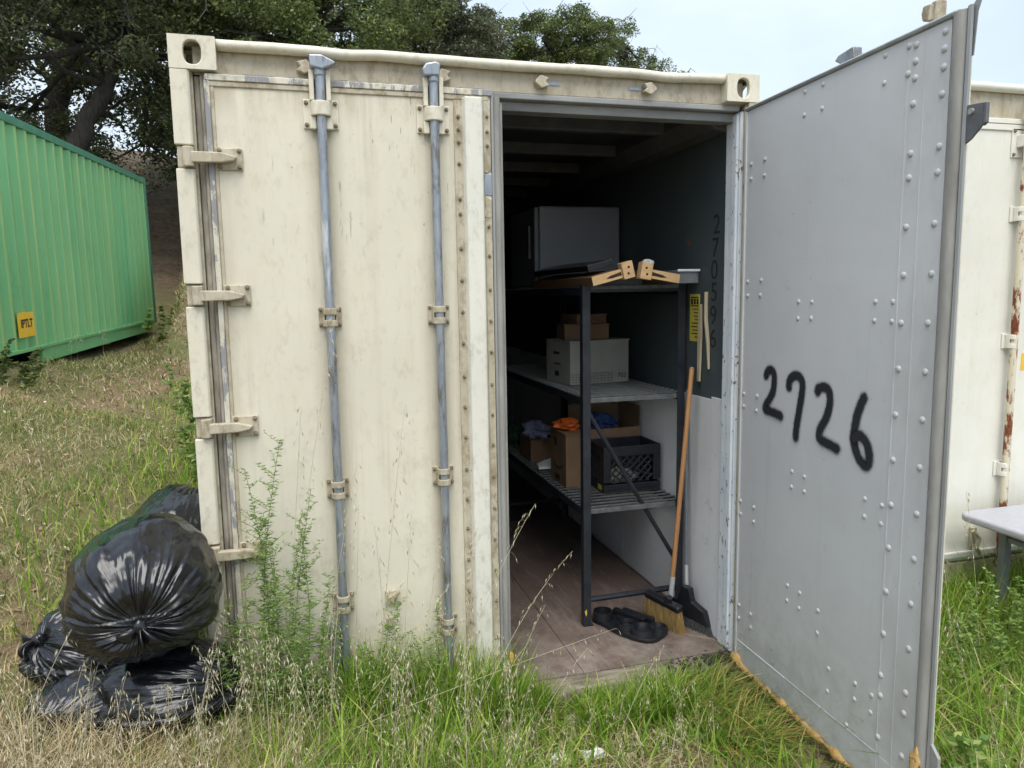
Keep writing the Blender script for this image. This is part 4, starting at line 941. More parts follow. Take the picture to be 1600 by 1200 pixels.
for i in range(nx):
    for j in range(nx):
        a, b_ = i/(nx-1), j/(nx-1); vv.append((1.81+.11*a+.03*b_, 1.36+.16*b_, z1+.012+.03*abs(nz3(a*3, b_*3, 2))+.035*a*b_))
m.add(vv, [(i*nx+j, (i+1)*nx+j, (i+1)*nx+j+1, i*nx+j+1) for i in range(nx-1) for j in range(nx-1)]); o = m.build('paper_sheet', 'paper', None, smooth=True)
sm = o.modifiers.new('thickness', 'SOLIDIFY'); sm.thickness = .002; tag(o, 'crumpled white paper sheet on the lower wire shelf', 'paper')

# brooms, tray, laths
bt = thing('broom', 'wooden handled broom with straw coloured bristles leaning on the rack', 'broom', (2.19, .38, .172))
p0, p1 = Vector((2.215, .36, .345)), Vector((2.318, .355, 1.556))
MB().tube([p0+(p1-p0)*.085, p0+(p1-p0)*.5, p1-(p1-p0)*.008, p1], [.0125, .0125, .0125, .009], 12).build('handle', 'handle_wood', bt, smooth='auto')
MB().tube([p0, p0+(p1-p0)*.09], [.014, .0135], 12).build('ferrule', 'ferrule', bt, smooth='auto')
hx = Vector((2.20-2.115, .249-.445, 0)).normalized(); hy = Vector((0, 0, 1)).cross(hx); tiltM = frame((2.172, .362, .325), hx, hy) @ Matrix.Rotation(.10, 4, 'Y') @ Matrix.Rotation(.22, 4, 'X')
MB().box(-.115, .115, -.022, .022, -.018, .016).build('head', 'plastic_black', bt, tiltM, bevel=.008)
MB().tube([(0.03, 0, .010), (0.045, 0, .045)], [.022, .016], 10).build('socket', 'plastic_black', bt, tiltM, smooth='auto')
def bristles(M, x0, x1, y0, y1, ztop, zbot, flare, n, seed, mat, parent, side=0):
    r_ = np.random.RandomState(seed); V = []; F = []
    for k in range(n):
        x = r_.uniform(x0, x1); y = r_.uniform(y0, y1); L_ = zbot(x)+r_.uniform(-.006, .006); dx = flare*(x-(x0+x1)/2)+r_.normal(0, .004)+side; dy = r_.normal(0, .006)
        b_ = len(V); w = .0016
        for q in range(3): V.append(M @ Vector((x+w*math.cos(2.1*q), y+w*math.sin(2.1*q), ztop)))
        for q in range(3): V.append(M @ Vector((x+dx+w*math.cos(2.1*q), y+dy+w*math.sin(2.1*q), L_)))
        F += [(b_, b_+1, b_+4, b_+3), (b_+1, b_+2, b_+5, b_+4), (b_+2, b_, b_+3, b_+5)]
    o = np_mesh('bristles', V, F, mat, parent=parent); o['kind'] = 'stuff'
bristles(tiltM, -.112, .112, -.018, .018, -.016, lambda x: -.148, .12, 900, 4, 'bristle_tan', bt)
pb = thing('broom', 'black angled broom with grey bristles against the white side lining', 'broom', (2.30, .3, .172))
MB().tube([(2.340, .425, .42), (2.352, .46, 1.0), (2.366, .485, 1.42)], .0095, 10).build('handle', 'table_leg', pb, smooth='auto')
MB().tube([(2.336, .415, .375), (2.341, .43, .48)], [.012, .011], 10).build('ferrule', 'ferrule', pb, smooth='auto')
hx = Vector((2.352-2.262, .20-.40, -.02)).normalized(); hy = Vector((0, 0, 1)).cross(hx).normalized(); Mp = frame((2.318, .345, .30), hx, hy)
MB().prism([(-.05, .085), (.0, .085), (.02, .02), (.10, -.005), (.140, -.075), (-.135, -.075), (-.110, -.01), (-.07, .0)], -.020, .020, 'y').build('head', 'plastic_black', pb, Mp @ Matrix.Rotation(math.pi/2*0, 4, 'X'), bevel=.005)
bristles(Mp, -.130, .136, -.018, .018, -.07, lambda x: -.122-.05*(x > .3), .25, 1000, 8, 'bristle_grey', pb)
ty = thing('plastic_tray', 'black moulded plastic tray on the floor beside the rack leg', 'tray', (2.0, .42, .172))
Mt = frame((2.005, .425, .1735), (.50, -.86, 0), (.86, .50, 0))
m = MB(); o2 = []
for k in range(40):
    a = 2*math.pi*k/40; c, s_ = math.cos(a), math.sin(a); rx = .205; ry = .112-.022*math.exp(-((a-1.9)/.35)**2)-.022*math.exp(-((a-4.2)/.35)**2)
    e = (abs(c)**3.4+abs(s_)**3.4)**(-1/3.4); o2.append((rx*c*e, ry*s_*e))
m.prism(o2, 0, .022, 'z'); m.build('base', 'plastic_black', ty, Mt, bevel=.006)
def cup(x, y, r, h, sq=2):
    V = MB(); n = 24
    ring = lambda rr, z: [(x+rr*math.cos(2*math.pi*k/n)*(abs(math.cos(2*math.pi*k/n))**sq+abs(math.sin(2*math.pi*k/n))**sq)**(-1/sq), y+rr*math.sin(2*math.pi*k/n)*(abs(math.cos(2*math.pi*k/n))**sq+abs(math.sin(2*math.pi*k/n))**sq)**(-1/sq), z) for k in range(n)]
    rs = [ring(r*1.1, .020), ring(r, h), ring(r*.86, h), ring(r*.74, .026), ring(.001, .026)]
    V.add([p for q in rs for p in q], [(i*n+k, i*n+(k+1) % n, (i+1)*n+(k+1) % n, (i+1)*n+k) for i in range(4) for k in range(n)]); return V.build('cup', 'plastic_black', ty, Mt, smooth='auto')
cup(-.145, -.035, .052, .062); cup(.105, -.03, .062, .046); cup(.02, -.045, .052, .052); cup(.155, .045, .045, .042)
for x0_, w in ((-.13, .20),): MB().box(x0_, x0_+w, .030, .062, .020, .060).build('rib', 'plastic_black', ty, Mt, bevel=.008)
MB().box(-.10, .10, .074, .100, .020, .056).build('rib', 'plastic_black', ty, Mt, bevel=.008)
MB().box(-.08, .06, -.008, .020, .020, .044).build('rib', 'plastic_black', ty, Mt, bevel=.006)
m = MB(); m.prism([(.394, 1.478), (.372, 1.478), (.360, 1.70), (.366, 1.875), (.378, 1.87), (.392, 1.80)], 2.368, 2.379, 'x'); tag(m.build('wooden_lath', 'stick', None, bevel=.001), 'wide tapered wooden lath leaning below the yellow label', 'lath')
m = MB(); m.tube([(2.374, .322, 1.936), (2.372, .318, 1.80), (2.375, .300, 1.68), (2.373, .285, 1.55)], [.010, .0105, .010, .006], 7); tag(m.build('wooden_stick', 'stick', None, smooth=False), 'narrow splintered stick beside the painted digits', 'stick')

# ------------------------------------------------------------------ black rubbish bags
def bag(label, c, r, pole, seed, knot=True, sag=.25, nth=110, nph=260):
    root = thing('trash_bag', label, 'bag', (c[0], c[1], c[2]-r[2]*.9), 'black rubbish bags')
    c = Vector(c); pole = Vector(pole).normalized(); ux = pole.cross(Vector((0, 0, 1))).normalized(); uy = ux.cross(pole)
    rr_ = random.Random(seed); ph0 = [rr_.random()*6.28 for _ in range(8)]; V = []; UV = []
    gl = float(gz(c.x, c.y))
    for i in range(nth+1):
        th = math.pi*(i/nth)**1.25
        for k in range(nph):
            ph = 2*math.pi*k/nph+math.pi/2*3
            d = pole*math.cos(th)+(ux*math.cos(ph)+uy*math.sin(ph))*math.sin(th)
            lump = .09*mnoise.noise(d*1.6+Vector((seed, 0, 0)))+.05*mnoise.noise(d*3.6+Vector((0, seed, 0)))
            wob = .35*mnoise.noise(Vector((d.x*2, d.y*2, d.z*2+seed)))
            f = 0
            for q, fr_ in enumerate((5, 9, 15, 24)):
                s_ = math.sin(fr_*ph/1.0+ph0[q]+wob*4*math.sin(th)); f += (1-abs(s_))**2*(.5, .45, .35, .22)[q]
            f = .55+(f-.55)*(.35+2.0*abs(mnoise.noise(Vector((math.cos(ph)*1.7+seed, math.sin(ph)*1.7, th*.8)))))
            w = math.exp(-((th-.55)/.80)**2)*1.3+.12
            fine = .010*(1-abs(mnoise.noise(d*9+Vector((seed*2, 1, 0)))))**3
            q_ = 1+lump+.046*w*(f-.55)*min(1, th/.25)+fine
            dimple = -.16*math.exp(-(th/.30)**2)
            p = Vector((d.x*r[0], d.y*r[1], d.z*r[2]))*(q_+dimple)
            if p.z < 0: p.z *= (1-sag*.4); p.x *= 1+sag*.12; p.y *= 1+sag*.12
            V.append(c+p); UV.append((k/nph, th/math.pi))
    F = [(i*nph+k, (i+1)*nph+k, (i+1)*nph+(k+1) % nph, i*nph+(k+1) % nph) for i in range(nth) for k in range(nph)]
    np_mesh('sack', V, F, 'bag', parent=root, uv=UV, smooth=True)
    if knot:
        tip = c+Vector((pole.x*r[0], pole.y*r[1], pole.z*r[2]))*.83; m = MB()
        m.ball(tip+pole*.016, (.024, .022, .026), 20, 12, fn=lambda d: 1+.35*mnoise.noise(d*3+Vector((seed, 0, 0))))
        for a, L_ in ((ux*.9-uy*.35, .07), (-ux*.6-uy*.75, .085), (-ux*.1-uy*1, .06)):
            pts = [tip+pole*.02+(a*t_*L_)+pole*(.03*math.sin(t_*2.6)) for t_ in np.linspace(0, 1, 7)]
            m.tube(pts, [.008, .012, .016, .019, .021, .020, .014], 10, flat=.28)
        m.build('knot', 'bag', root, smooth=True)
    return root
bag('round shiny black rubbish bag knotted towards the viewer, topmost', (-.175, -.20, .91), (.256, .30, .256), (.16, -1, -.14), 3)
bag('black rubbish bag slumped in the dry grass, leftmost of the pile', (-.45, .10, .60), (.215, .22, .165), (-.75, -.45, .5), 8, True, .4)
bag('flattened black rubbish bag under the knotted one, nearest the container', (-.12, -.18, .515), (.26, .22, .165), (.9, -.35, .1), 15, False, .5)
bag('black rubbish bag behind the knotted one against the container wall', (-.15, .50, .90), (.22, .34, .20), (.1, .6, .5), 21, False, .3)
bag('flat black rubbish bag at the bottom front of the pile', (-.36, -.14, .47), (.25, .20, .13), (-.5, -.8, .1), 27, False, .5)

# ------------------------------------------------------------------ grass
def blades(n, xy, h, w, lean, seed, az=None, segs=3):
    r = np.random.RandomState(seed); x, y = xy[:, 0], xy[:, 1]; n = len(x)
    z = gz(x, y)-.01
    a = r.uniform(0, 2*np.pi, n) if az is None else az
    h = h*r.uniform(.55, 1.25, n); w = w*r.uniform(.6, 1.3, n); ln = lean*r.uniform(.3, 1.6, n)
    dx, dy = np.cos(a), np.sin(a); tw = r.normal(0, .7, n); px, py = -np.sin(a+tw), np.cos(a+tw)
    V = np.zeros((n, 2*segs+1, 3), np.float32)
    for i in range(segs+1):
        t_ = i/segs; up = h*(t_-.38*ln*t_*t_); up = np.maximum(up, .0); ou = h*ln*t_**1.8
        cx, cy, cz = x+dx*ou, y+dy*ou, z+up; ww = w*(1-t_)**.6*.5
        if i < segs:
            V[:, 2*i] = np.stack([cx-px*ww, cy-py*ww, cz], -1); V[:, 2*i+1] = np.stack([cx+px*ww, cy+py*ww, cz], -1)
        else: V[:, 2*i] = np.stack([cx, cy, cz], -1)
    k = 2*segs+1; base = (np.arange(n)*k)[:, None, None]; T = []
    for i in range(segs-1): T += [(2*i, 2*i+1, 2*i+3), (2*i, 2*i+3, 2*i+2)]
    T.append((2*segs-2, 2*segs-1, 2*segs)); F = (base+np.array(T)[None]).reshape(-1, 3)
    return V.reshape(-1, 3), F
def keep_out(p):
    x, y = p[:, 0], p[:, 1]
    inside = (x > -.01) & (x < 2.45) & (y > -.012) & (y < 6.1)
    inside |= (x > 2.99) & (x < 5.45) & (y > -.03)
    g = (x-GP.x-.05*(y-11.95)); inside |= (g < 0) & (g > -2.44) & (y > 4.6) & (y < 11.95)
    return p[~inside]
def scatter(x0, x1, y0, y1, n, seed, dens=None):
    r = np.random.RandomState(seed); p = np.stack([r.uniform(x0, x1, n), r.uniform(y0, y1, n)], -1); p = keep_out(p)
    if dens is not None: p = p[r.rand(len(p)) < dens(p[:, 0], p[:, 1])]
    return p
def patch(x, y, s=2.2, o=0.): return .5+.5*np.sin(s*x+1.3*np.sin(s*.8*y+o)+o)*np.cos(s*1.1*y+.9*np.sin(s*.6*x+o*2))
def merge(parts):
    V = []; F = []; b = 0
    for v, f in parts: V.append(v); F.append(f+b); b += len(v)
    return np.concatenate(V), np.concatenate(F)
bare = lambda x, y: 1-.92*np.exp(-(((x-1.72)/.42)**2+((y+.66)/.17)**2))     # the trodden patch before the sill
low = lambda x, y: np.clip(1.25-np.abs(x-1.75)/.55, 0, 1)                   # grass is short before the open door
def gh(x, y, a, b): return a+(b-a)*(1-low(x, y))
greens = []
p = scatter(.15, 2.22, -1.0, .0, 8200, 1, lambda x, y: bare(x, y)*(.35+.65*patch(x, y, 5, 1)*np.where(x < .45, .4, 1)))
greens.append(blades(0, p, gh(p[:, 0], p[:, 1], .105, .20), .0072, .48, 2))
p = scatter(.52, 1.28, -.22, .0, 2600, 3, lambda x, y: .35+.65*patch(x, y, 11, 1)); greens.append(blades(0, p, .36, .0078, .36, 4, segs=4))            # lush clumps at the door foot
p = scatter(1.50, 2.02, -.30, -.09, 2300, 5, lambda x, y: .3+.7*patch(x, y, 9, 2)); greens.append(blades(0, p, .20, .0076, .5, 6, segs=4))
p = scatter(1.2, 1.40, -.14, -.02, 700, 35); greens.append(blades(0, p, .22, .0055, .35, 36))
p = scatter(2.48, 4.6, -1.5, .0, 9500, 7, lambda x, y: .45+.55*patch(x, y, 4, 0)); greens.append(blades(0, p, .25+  .13*np.clip((p[:, 1]+1.0), 0, 1), .0076, .6, 8))
p = scatter(-.2, .5, -.9, -.05, 2600, 9, lambda x, y: patch(x, y, 6, 3)); greens.append(blades(0, p, .22, .005, .4, 10))
p = scatter(2.6, 4.6, -.35, -.04, 2600, 83); greens.append(blades(0, p, .46, .0085, .45, 84, segs=4))
p = scatter(2.45, 3.2, -.02, 3.0, 1500, 12); greens.append(blades(0, p, .3, .008, .5, 13))
p = scatter(.2, 2.2, -1.0, -.01, 1500, 61, lambda x, y: bare(x, y)); greens.append(blades(0, p, gh(p[:, 0], p[:, 1], .16, .30), .0115, .6, 62, segs=4))
p = scatter(2.45, 4.5, -1.5, -.02, 1600, 63); greens.append(blades(0, p, .40, .0115, .65, 64, segs=4))
p = scatter(1.9, 2.20, -.75, -.1, 500, 65); greens.append(blades(0, p, .15, .006, .6, 66))
V, F = merge(greens); np_mesh('grass', V, F, 'grass_green', 'bright green grass growing before the open container and around the table', 'grass', kind='stuff')
mixed = []
p = scatter(-1.6, .9, -1.1, .02, 14000, 14, lambda x, y: .5+.5*patch(x, y, 4, 2)); mixed.append(blades(0, p, .18, .0042, .55, 15))
p = scatter(-4.5, .02, .0, 4.5, 36000, 16, lambda x, y: np.clip(1.5*patch(x, y, 2.4, 5)-.15, .08, 1)); mixed.append(blades(0, p, .10, .0065, .7, 17))
p = scatter(-6.5, .3, 4.5, 12.5, 26000, 18, lambda x, y: .15+.85*patch(x, y, 1.3, 1)); mixed.append(blades(0, p, .10, .011, .8, 19, segs=2))
p = scatter(-2.3, 1, 7.0, 17, 9000, 20, lambda x, y: .1+.7*patch(x, y, .8, 1)); mixed.append(blades(0, p, .14, .018, .8, 21, segs=2)); p = scatter(-2.3, .5, 7.0, 16, 7000, 80); dry_bank = blades(0, p, .12, .014, 1.2, 81, segs=2)
p = scatter(-1.3, .0, .3, 7.5, 13000, 40, lambda x, y: (.15+.85*patch(x, y, 2.1, 2))*np.clip(1.2+x, 0, 1)); greens_far = blades(0, p, .17, .009, .5, 41)
V, F = greens_far; np_mesh('grass', V, F, 'grass_green', 'green grass growing along the left side of the open container', 'grass', kind='stuff')
V, F = merge(mixed); np_mesh('grass', V, F, 'grass_mixed', 'half dry green and yellow grass covering the slope at left', 'grass', kind='stuff')
dry = [dry_bank]
p = scatter(-1.6, .75, -1.1, .02, 14000, 22, lambda x, y: np.clip(1.1-.7*(x+.2), .12, 1)*(.35+.65*patch(x, y, 5, 4))); dry.append(blades(0, p, .20, .0034, .95, 23))
p = scatter(-4.5, .02, .0, 4.5, 16000, 24, lambda x, y: .2+.8*patch(x, y, 2.0, 3)); dry.append(blades(0, p, .09, .0050, 1.1, 25))
p = scatter(-6.5, .3, 4.5, 12.5, 8000, 26, lambda x, y: .2+.8*patch(x, y, 1.1, 4)); dry.append(blades(0, p, .11, .010, 1.1, 27, segs=2))
p = scatter(.7, 4.4, -1.5, -.02, 4800, 28, lambda x, y: np.where((x > 2.17) & (x < 2.46), 0, 1)*(1)*.25+.6*patch(x, y, 5, 1)); dry.append(blades(0, p, gh(p[:, 0], p[:, 1], .12, .24), .0032, 1.0, 29))
p = scatter(-1.5, 2.2, -1.1, -.02, 9000, 67, lambda x, y: .3+.7*patch(x, y, 6, 2)); dry.append(blades(0, p, .13, .0032, 1.9, 68))
p = scatter(-1.3, .35, -1.0, -.34, 7000, 69); dry.append(blades(0, p, .27, .0036, .75, 70))
p = scatter(2.45, 4.4, -1.5, -.05, 3500, 71); dry.append(blades(0, p, .30, .0036, 1.0, 72))
V, F = merge(dry); np_mesh('grass', V, F, 'grass_dry', 'straw coloured dry grass tangled on the left slope and foreground', 'grass', kind='stuff')
r = np.random.RandomState(31); p = scatter(1.94, 2.17, -.62, -.10, 1000, 30)
V, F = blades(0, p, .24, .0065, 1.25, 32, az=r.normal(-.35, .75, len(p))); np_mesh('grass', V, F, 'grass_flat', 'combed flat grass lying beside the foam edge of the open door', 'grass', kind='stuff')

r = np.random.RandomState(90); q = scatter(-4.5, .0, .1, 11.5, 9000, 91, lambda x, y: .15+.85*patch(x, y, 1.6, 3)); n = len(q)
q2 = scatter(-1.2, 2.2, -1.1, -.02, 1800, 92); q = np.concatenate([q, q2]); n = len(q)
a = r.uniform(0, 6.28, n); sz = r.uniform(.008, .022, n)*np.where(q[:, 1] > 0, 1.25, .8); tl = r.uniform(-.5, .5, (n, 2)); zc = gz(q[:, 0], q[:, 1])+.012
def lv(du, dv_): X = q[:, 0]+sz*(du*np.cos(a)-dv_*np.sin(a)); Y = q[:, 1]+sz*(du*np.sin(a)+dv_*np.cos(a)); return np.stack([X, Y, zc+sz*(du*tl[:, 0]+dv_*tl[:, 1])+r.uniform(0, .004, n)], -1)
V = np.stack([lv(-1, 0), lv(0, .5), lv(1, 0), lv(0, -.5)], 1).reshape(-1, 3)
MAT['litter'] = island_mat('dead_leaf', [(0, (.12, .075, .045)), (.4, (.27, .18, .11)), (.75, (.46, .34, .23)), (1, (.66, .56, .44))], trans=.1)
np_mesh('leaf_litter', V, np.arange(n*4).reshape(-1, 4), 'litter', 'tan dead leaves strewn over the slope and ground', 'litter', kind='stuff')

# ------------------------------------------------------------------ wild oats
def spikelet(V, F, p, d, L_, w):
    d = d.normalized(); a = d.orthogonal().normalized(); b = d.cross(a); k = len(V)
    V.append(p)
    for q in range(4): an = q*math.pi/2; V.append(p+d*L_*.38+(a*math.cos(an)+b*math.sin(an))*w)
    V.append(p+d*L_)
    for q in range(4): F.append((k, k+1+q, k+1+(q+1) % 4)); F.append((k+5, k+1+(q+1) % 4, k+1+q))
def thin(V, F, pts, rad):
    n = 4; k = len(V); m = len(pts)
    for i, p in enumerate(pts):
        d = (pts[min(i+1, m-1)]-pts[max(i-1, 0)]).normalized(); a = d.orthogonal().normalized(); b = d.cross(a); r_ = rad*(1-.55*i/(m-1))
        for q in range(3): an = q*2.094; V.append(p+(a*math.cos(an)+b*math.sin(an))*r_)
    for i in range(m-1):
        for q in range(3):
            A, B = k+i*3+q, k+i*3+(q+1) % 3; F.append((A, B, B+3)); F.append((A, B+3, A+3))
def oat_geometry(base, tip, bend, nsp, r_, sp=1.0, rad=.0016, span=.42):
    base, tip = Vector(base), Vector(tip); L_ = (tip-base).length; side = Vector((tip.x-base.x, tip.y-base.y, 0))
    side = side.normalized() if side.length > .01 else Vector((r_.uniform(-1, 1), r_.uniform(-1, 1), 0)).normalized()
    ctrl = base.lerp(tip, .55)+Vector((0, 0, 1))*bend*L_-side*bend*.3*L_; pts = []
    for i in range(11): t_ = i/10; pts.append(base*(1-t_)**2+ctrl*2*t_*(1-t_)+tip*t_*t_)
    SV, SF, HV, HF = [], [], [], []; thin(SV, SF, pts, rad)
    for k in range(nsp):
        t_ = 1-span*(k/max(nsp-1, 1)); i = min(int(t_*10), 9); p = pts[i].lerp(pts[i+1], t_*10-i)
        dr = Vector((r_.uniform(-1, 1), r_.uniform(-1, 1), r_.uniform(-.2, .5))).normalized(); pl = r_.uniform(.012, .045)*sp*(.5+.5*k/nsp)
        e = p+dr*pl+Vector((0, 0, -.3*pl)); thin(SV, SF, [p, p+dr*pl*.6, e], .0005)
        spikelet(HV, HF, e, Vector((dr.x*.35, dr.y*.35, -1)), r_.uniform(.024, .036)*sp, .0021*sp)
        if r_.random() < .35: spikelet(HV, HF, p+dr*pl*.6, Vector((dr.x*.4, dr.y*.4, -.9)), r_.uniform(.020, .030)*sp, .0018*sp)
    return SV, SF, HV, HF
OATS = [((.25, -.17, .30), (.545, -.14, 1.90), .02, 16, 'tall thin oat stalk crossing the first lock rod of the closed door'),
        ((.29, -.10, .30), (.40, -.08, 1.52), .02, 12, 'oat stalk standing before the closed door between hinges and first rod'),
        ((.62, -.20, .22), (.790, -.16, 1.52), .03, 18, 'tall pale oat stalk between the two lock rods'),
        ((.72, -.22, .20), (.800, -.18, 1.10), .03, 10, 'shorter oat stalk between the two lock rods'),
        ((.86, -.24, .14), (1.315, -.16, 1.075), .10, 14, 'oat stalk arching across the door gap with hanging seeds'),
        ((.95, -.28, .12), (1.47, -.18, .86), .14, 13, 'oat stalk bending low over the container floor edge'),
        ((.16, -.40, .28), (1.66, -.20, .50), .02, 12, 'long fallen straw slanting over the grass to the sill'),
        ((1.10, -.20, .10), (1.36, -.14, .62), .08, 9, 'short oat stalk at the foot of the meeting edge'),
        ((1.20, -.30, .08), (1.52, -.22, .44), .10, 9, 'low oat stalk before the sill left of the green tuft'),
        ((-.02, -.38, .38), (.10, -.36, .86), .06, 9, 'green oat stalk curving before the knotted rubbish bag'),
        ((-.55, -.48, .50), (-.28, -.42, .98), .12, 8, 'dry oat stalk leaning across the leftmost rubbish bag'),
        ((3.15, -.55, .12), (3.02, -.50, 1.05), .04, 12, 'tall oat stalk between the open door and the table'),
        ((2.75, -1.05, .08), (3.10, -1.10, .55), .14, 10, 'drooping oat stalk at the lower right foreground'),
        ((.80, -.10, .22), (.93, -.07, .95), .04, 8, 'thin oat stalk beside the second lock rod foot'),
        ((.10, -.20, .30), (.02, -.16, 1.02), .04, 10, 'oat stalk rising before the lowest hinge of the closed door'),
        ((.38, -.22, .26), (.60, -.14, 1.30), .03, 14, 'oat stalk leaning right across the first lock rod'),
        ((.55, -.16, .22), (.60, -.10, 1.12), .03, 12, 'slim oat stalk just right of the first lock rod'),
        ((.70, -.12, .20), (.66, -.08, 1.02), .04, 11, 'oat stalk beside the small handle catch'),
        ((.98, -.18, .14), (1.08, -.10, .98), .05, 12, 'oat stalk before the bolted meeting edge'),
        ((1.06, -.22, .12), (1.00, -.14, .76), .06, 10, 'low oat stalk leaning left at the meeting edge'),
        ((.48, -.42, .22), (.92, -.36, .86), .10, 13, 'oat stalk arching right in the middle foreground'),
        ((.20, -.48, .28), (.02, -.44, .78), .10, 12, 'dry oat stalk arching left in front of the leafy weed'),
        ((-.30, -.50, .42), (-.55, -.46, .80), .12, 10, 'dry oat stalk arching left in front of the rubbish bags'),
        ((1.60, -.34, .06), (1.86, -.26, .42), .12, 9, 'oat stalk leaning over the green tuft before the sill'),
        ((2.95, -.85, .08), (2.72, -.84, .78), .08, 12, 'oat stalk standing close to the free edge of the open door'),
        ((3.45, -.40, .15), (3.34, -.36, 1.0), .05, 10, 'oat stalk standing beside the table corner'),
        ((.45, -.30, .24), (.48, -.28, .80), .05, 10, 'pale oat stalk before the first lock rod foot')]
r_ = random.Random(5)
for b_, t_, bend, nsp, lab in OATS:
    g = float(gz(b_[0], b_[1])); b_ = (b_[0], b_[1], g-.01); root = thing('wild_oat', lab, 'plant', b_, 'wild oat stalks')
    SV, SF, HV, HF = oat_geometry(b_, t_, bend, nsp, r_); np_mesh('stem', SV, SF, 'oat', parent=root); np_mesh('seed_head', HV, HF, 'oat', parent=root, kind='stuff')
SVs, SFs = [], []
def many(x0, x1, y0, y1, n, h0, h1, sp=1., lean=.3):
    global SVs, SFs
    for _ in range(n):
        x, y = r_.uniform(x0, x1), r_.uniform(y0, y1)
        if len(keep_out(np.array([[x, y]]))) == 0: continue
        z = float(gz(x, y)); h = r_.uniform(h0, h1); a = r_.uniform(0, 6.28); l_ = h*r_.uniform(.1, 1)*lean
        tip = (x+math.cos(a)*l_, min(y+math.sin(a)*l_, -.05) if -.02 < x < 2.45 and y < 0 else y+math.sin(a)*l_, z+h)
        q = oat_geometry((x, y, z-.01), tip, r_.uniform(.02, .15), r_.randint(5, 11), r_, sp)
        for v, f in ((q[0], q[1]), (q[2], q[3])):
            k = len(SVs); SVs += v; SFs += [tuple(i+k for i in t3) for t3 in f]
many(-.1, 1.2, -.75, -.05, 130, .22, .6); many(-1.4, .1, -.95, -.40, 120, .18, .42); many(-2.6, -.3, .3, 3.5, 45, .15, .4, 1.2); many(-3.5, -.3, 3.5, 8, 20, .3, .5, 1.6)
many(2.5, 4.4, -1.4, -.05, 60, .28, .62); many(1.2, 2.0, -.75, -.25, 40, .12, .30, .8)
np_mesh('oat_grass', [tuple(v) for v in SVs], SFs, 'oat', 'pale wild oat heads nodding throughout the grass', 'grass', kind='stuff')

# ------------------------------------------------------------------ leafy weeds
def weed(label, stems, seed, leaf=.040, step=.012, wid=.0028, mat='weed', per=5):
    rr = random.Random(seed); root = thing('leafy_weed', label, 'plant', (stems[0][0][0], stems[0][0][1], float(gz(stems[0][0][0], stems[0][0][1]))), 'leafy weeds')
    LV, LF, SV, SF = [], [], [], []
    def leafat(p, d, L_, w):
        a = d.orthogonal().normalized(); a = (a*math.cos(rr.random()*6)+d.cross(a)*math.sin(rr.random()*6)).normalized(); s = d.cross(a).normalized(); k = len(LV)
        LV.extend([p, p+d*L_*.4+s*w, p+d*L_-Vector((0, 0, .15*L_)), p+d*L_*.4-s*w]); LF.extend([(k, k+1, k+2), (k, k+2, k+3)])
    for b_, t_ in stems:
        b_ = Vector((b_[0], b_[1], float(gz(b_[0], b_[1]))-.01)); t_ = Vector(t_); L_ = (t_-b_).length; n = max(6, int(L_/step))
        w1 = Vector((rr.uniform(-1, 1), rr.uniform(-1, .3), 0))*.05*L_; pts = [b_.lerp(t_, i/n)+w1*math.sin(math.pi*i/n) for i in range(n+1)]; thin(SV, SF, pts, .0022)
        for i in range(1, n+1):
            if rr.random() < .15: continue
            f = i/n; ll = leaf*(1.25-.7*f)
            for q in range(per):
                a = rr.random()*6.28; d = Vector((math.cos(a), math.sin(a), rr.uniform(-.1, .7))).normalized(); leafat(pts[i], d, ll*rr.uniform(.6, 1.2), wid*rr.uniform(.6, 1.2))
            if rr.random() < .35:
                a = rr.random()*6.28; d = Vector((math.cos(a), math.sin(a)*.5-.2, .8)).normalized(); e = pts[i]+d*rr.uniform(.05, .13)*(1.2-.6*f); thin(SV, SF, [pts[i], e], .0011)
                for q in range(5):
                    p = pts[i].lerp(e, (q+1)/5)
                    for w in range(3): a = rr.random()*6.28; leafat(p, Vector((math.cos(a), math.sin(a), .5)).normalized(), ll*.7, wid*.8)
    np_mesh('stem', SV, SF, mat, parent=root); np_mesh('foliage', LV, LF, mat, parent=root, kind='stuff')
weed('tall leafy green weed before the hinges of the closed door', [((.20, -.13), (.185, -.12, 1.30)), ((.24, -.14), (.315, -.10, 1.40)), ((.29, -.13), (.42, -.10, 1.20)), ((.25, -.17), (.27, -.17, 1.02)), ((.32, -.15), (.36, -.13, 1.00)), ((.22, -.16), (.17, -.16, .90)), ((.36, -.16), (.48, -.14, .86)), ((.28, -.2), (.30, -.22, .85)), ((.18, -.2), (.12, -.2, .75)), ((.24, -.22), (.22, -.24, .80)), ((.34, -.2), (.40, -.2, .78)), ((.40, -.17), (.44, -.18, .70)), ((.30, -.24), (.34, -.26, .68)), ((.14, -.18), (.10, -.18, .82)), ((.26, -.12), (.24, -.10, 1.12)), ((.33, -.12), (.37, -.10, 1.08)), ((.20, -.24), (.16, -.28, .66)), ((.26, -.26), (.27, -.3, .62)), ((.38, -.22), (.44, -.26, .64)), ((.44, -.14), (.50, -.12, .72)), ((.12, -.24), (.06, -.26, .66))], 2)
weed('low leafy weed between the two lock rods at ground level', [((.60, -.13), (.62, -.14, .52)), ((.66, -.12), (.70, -.12, .62)), ((.72, -.14), (.79, -.14, .58)), ((.70, -.17), (.66, -.2, .5)), ((.63, -.16), (.58, -.18, .56)), ((.75, -.12), (.74, -.10, .70)), ((.68, -.20), (.72, -.24, .48))], 4)
weed('leafy weed leaning against the second lock rod foot', [((.86, -.12), (.90, -.10, .66)), ((.90, -.13), (.86, -.12, .55)), ((.84, -.15), (.80, -.16, .56))], 6)
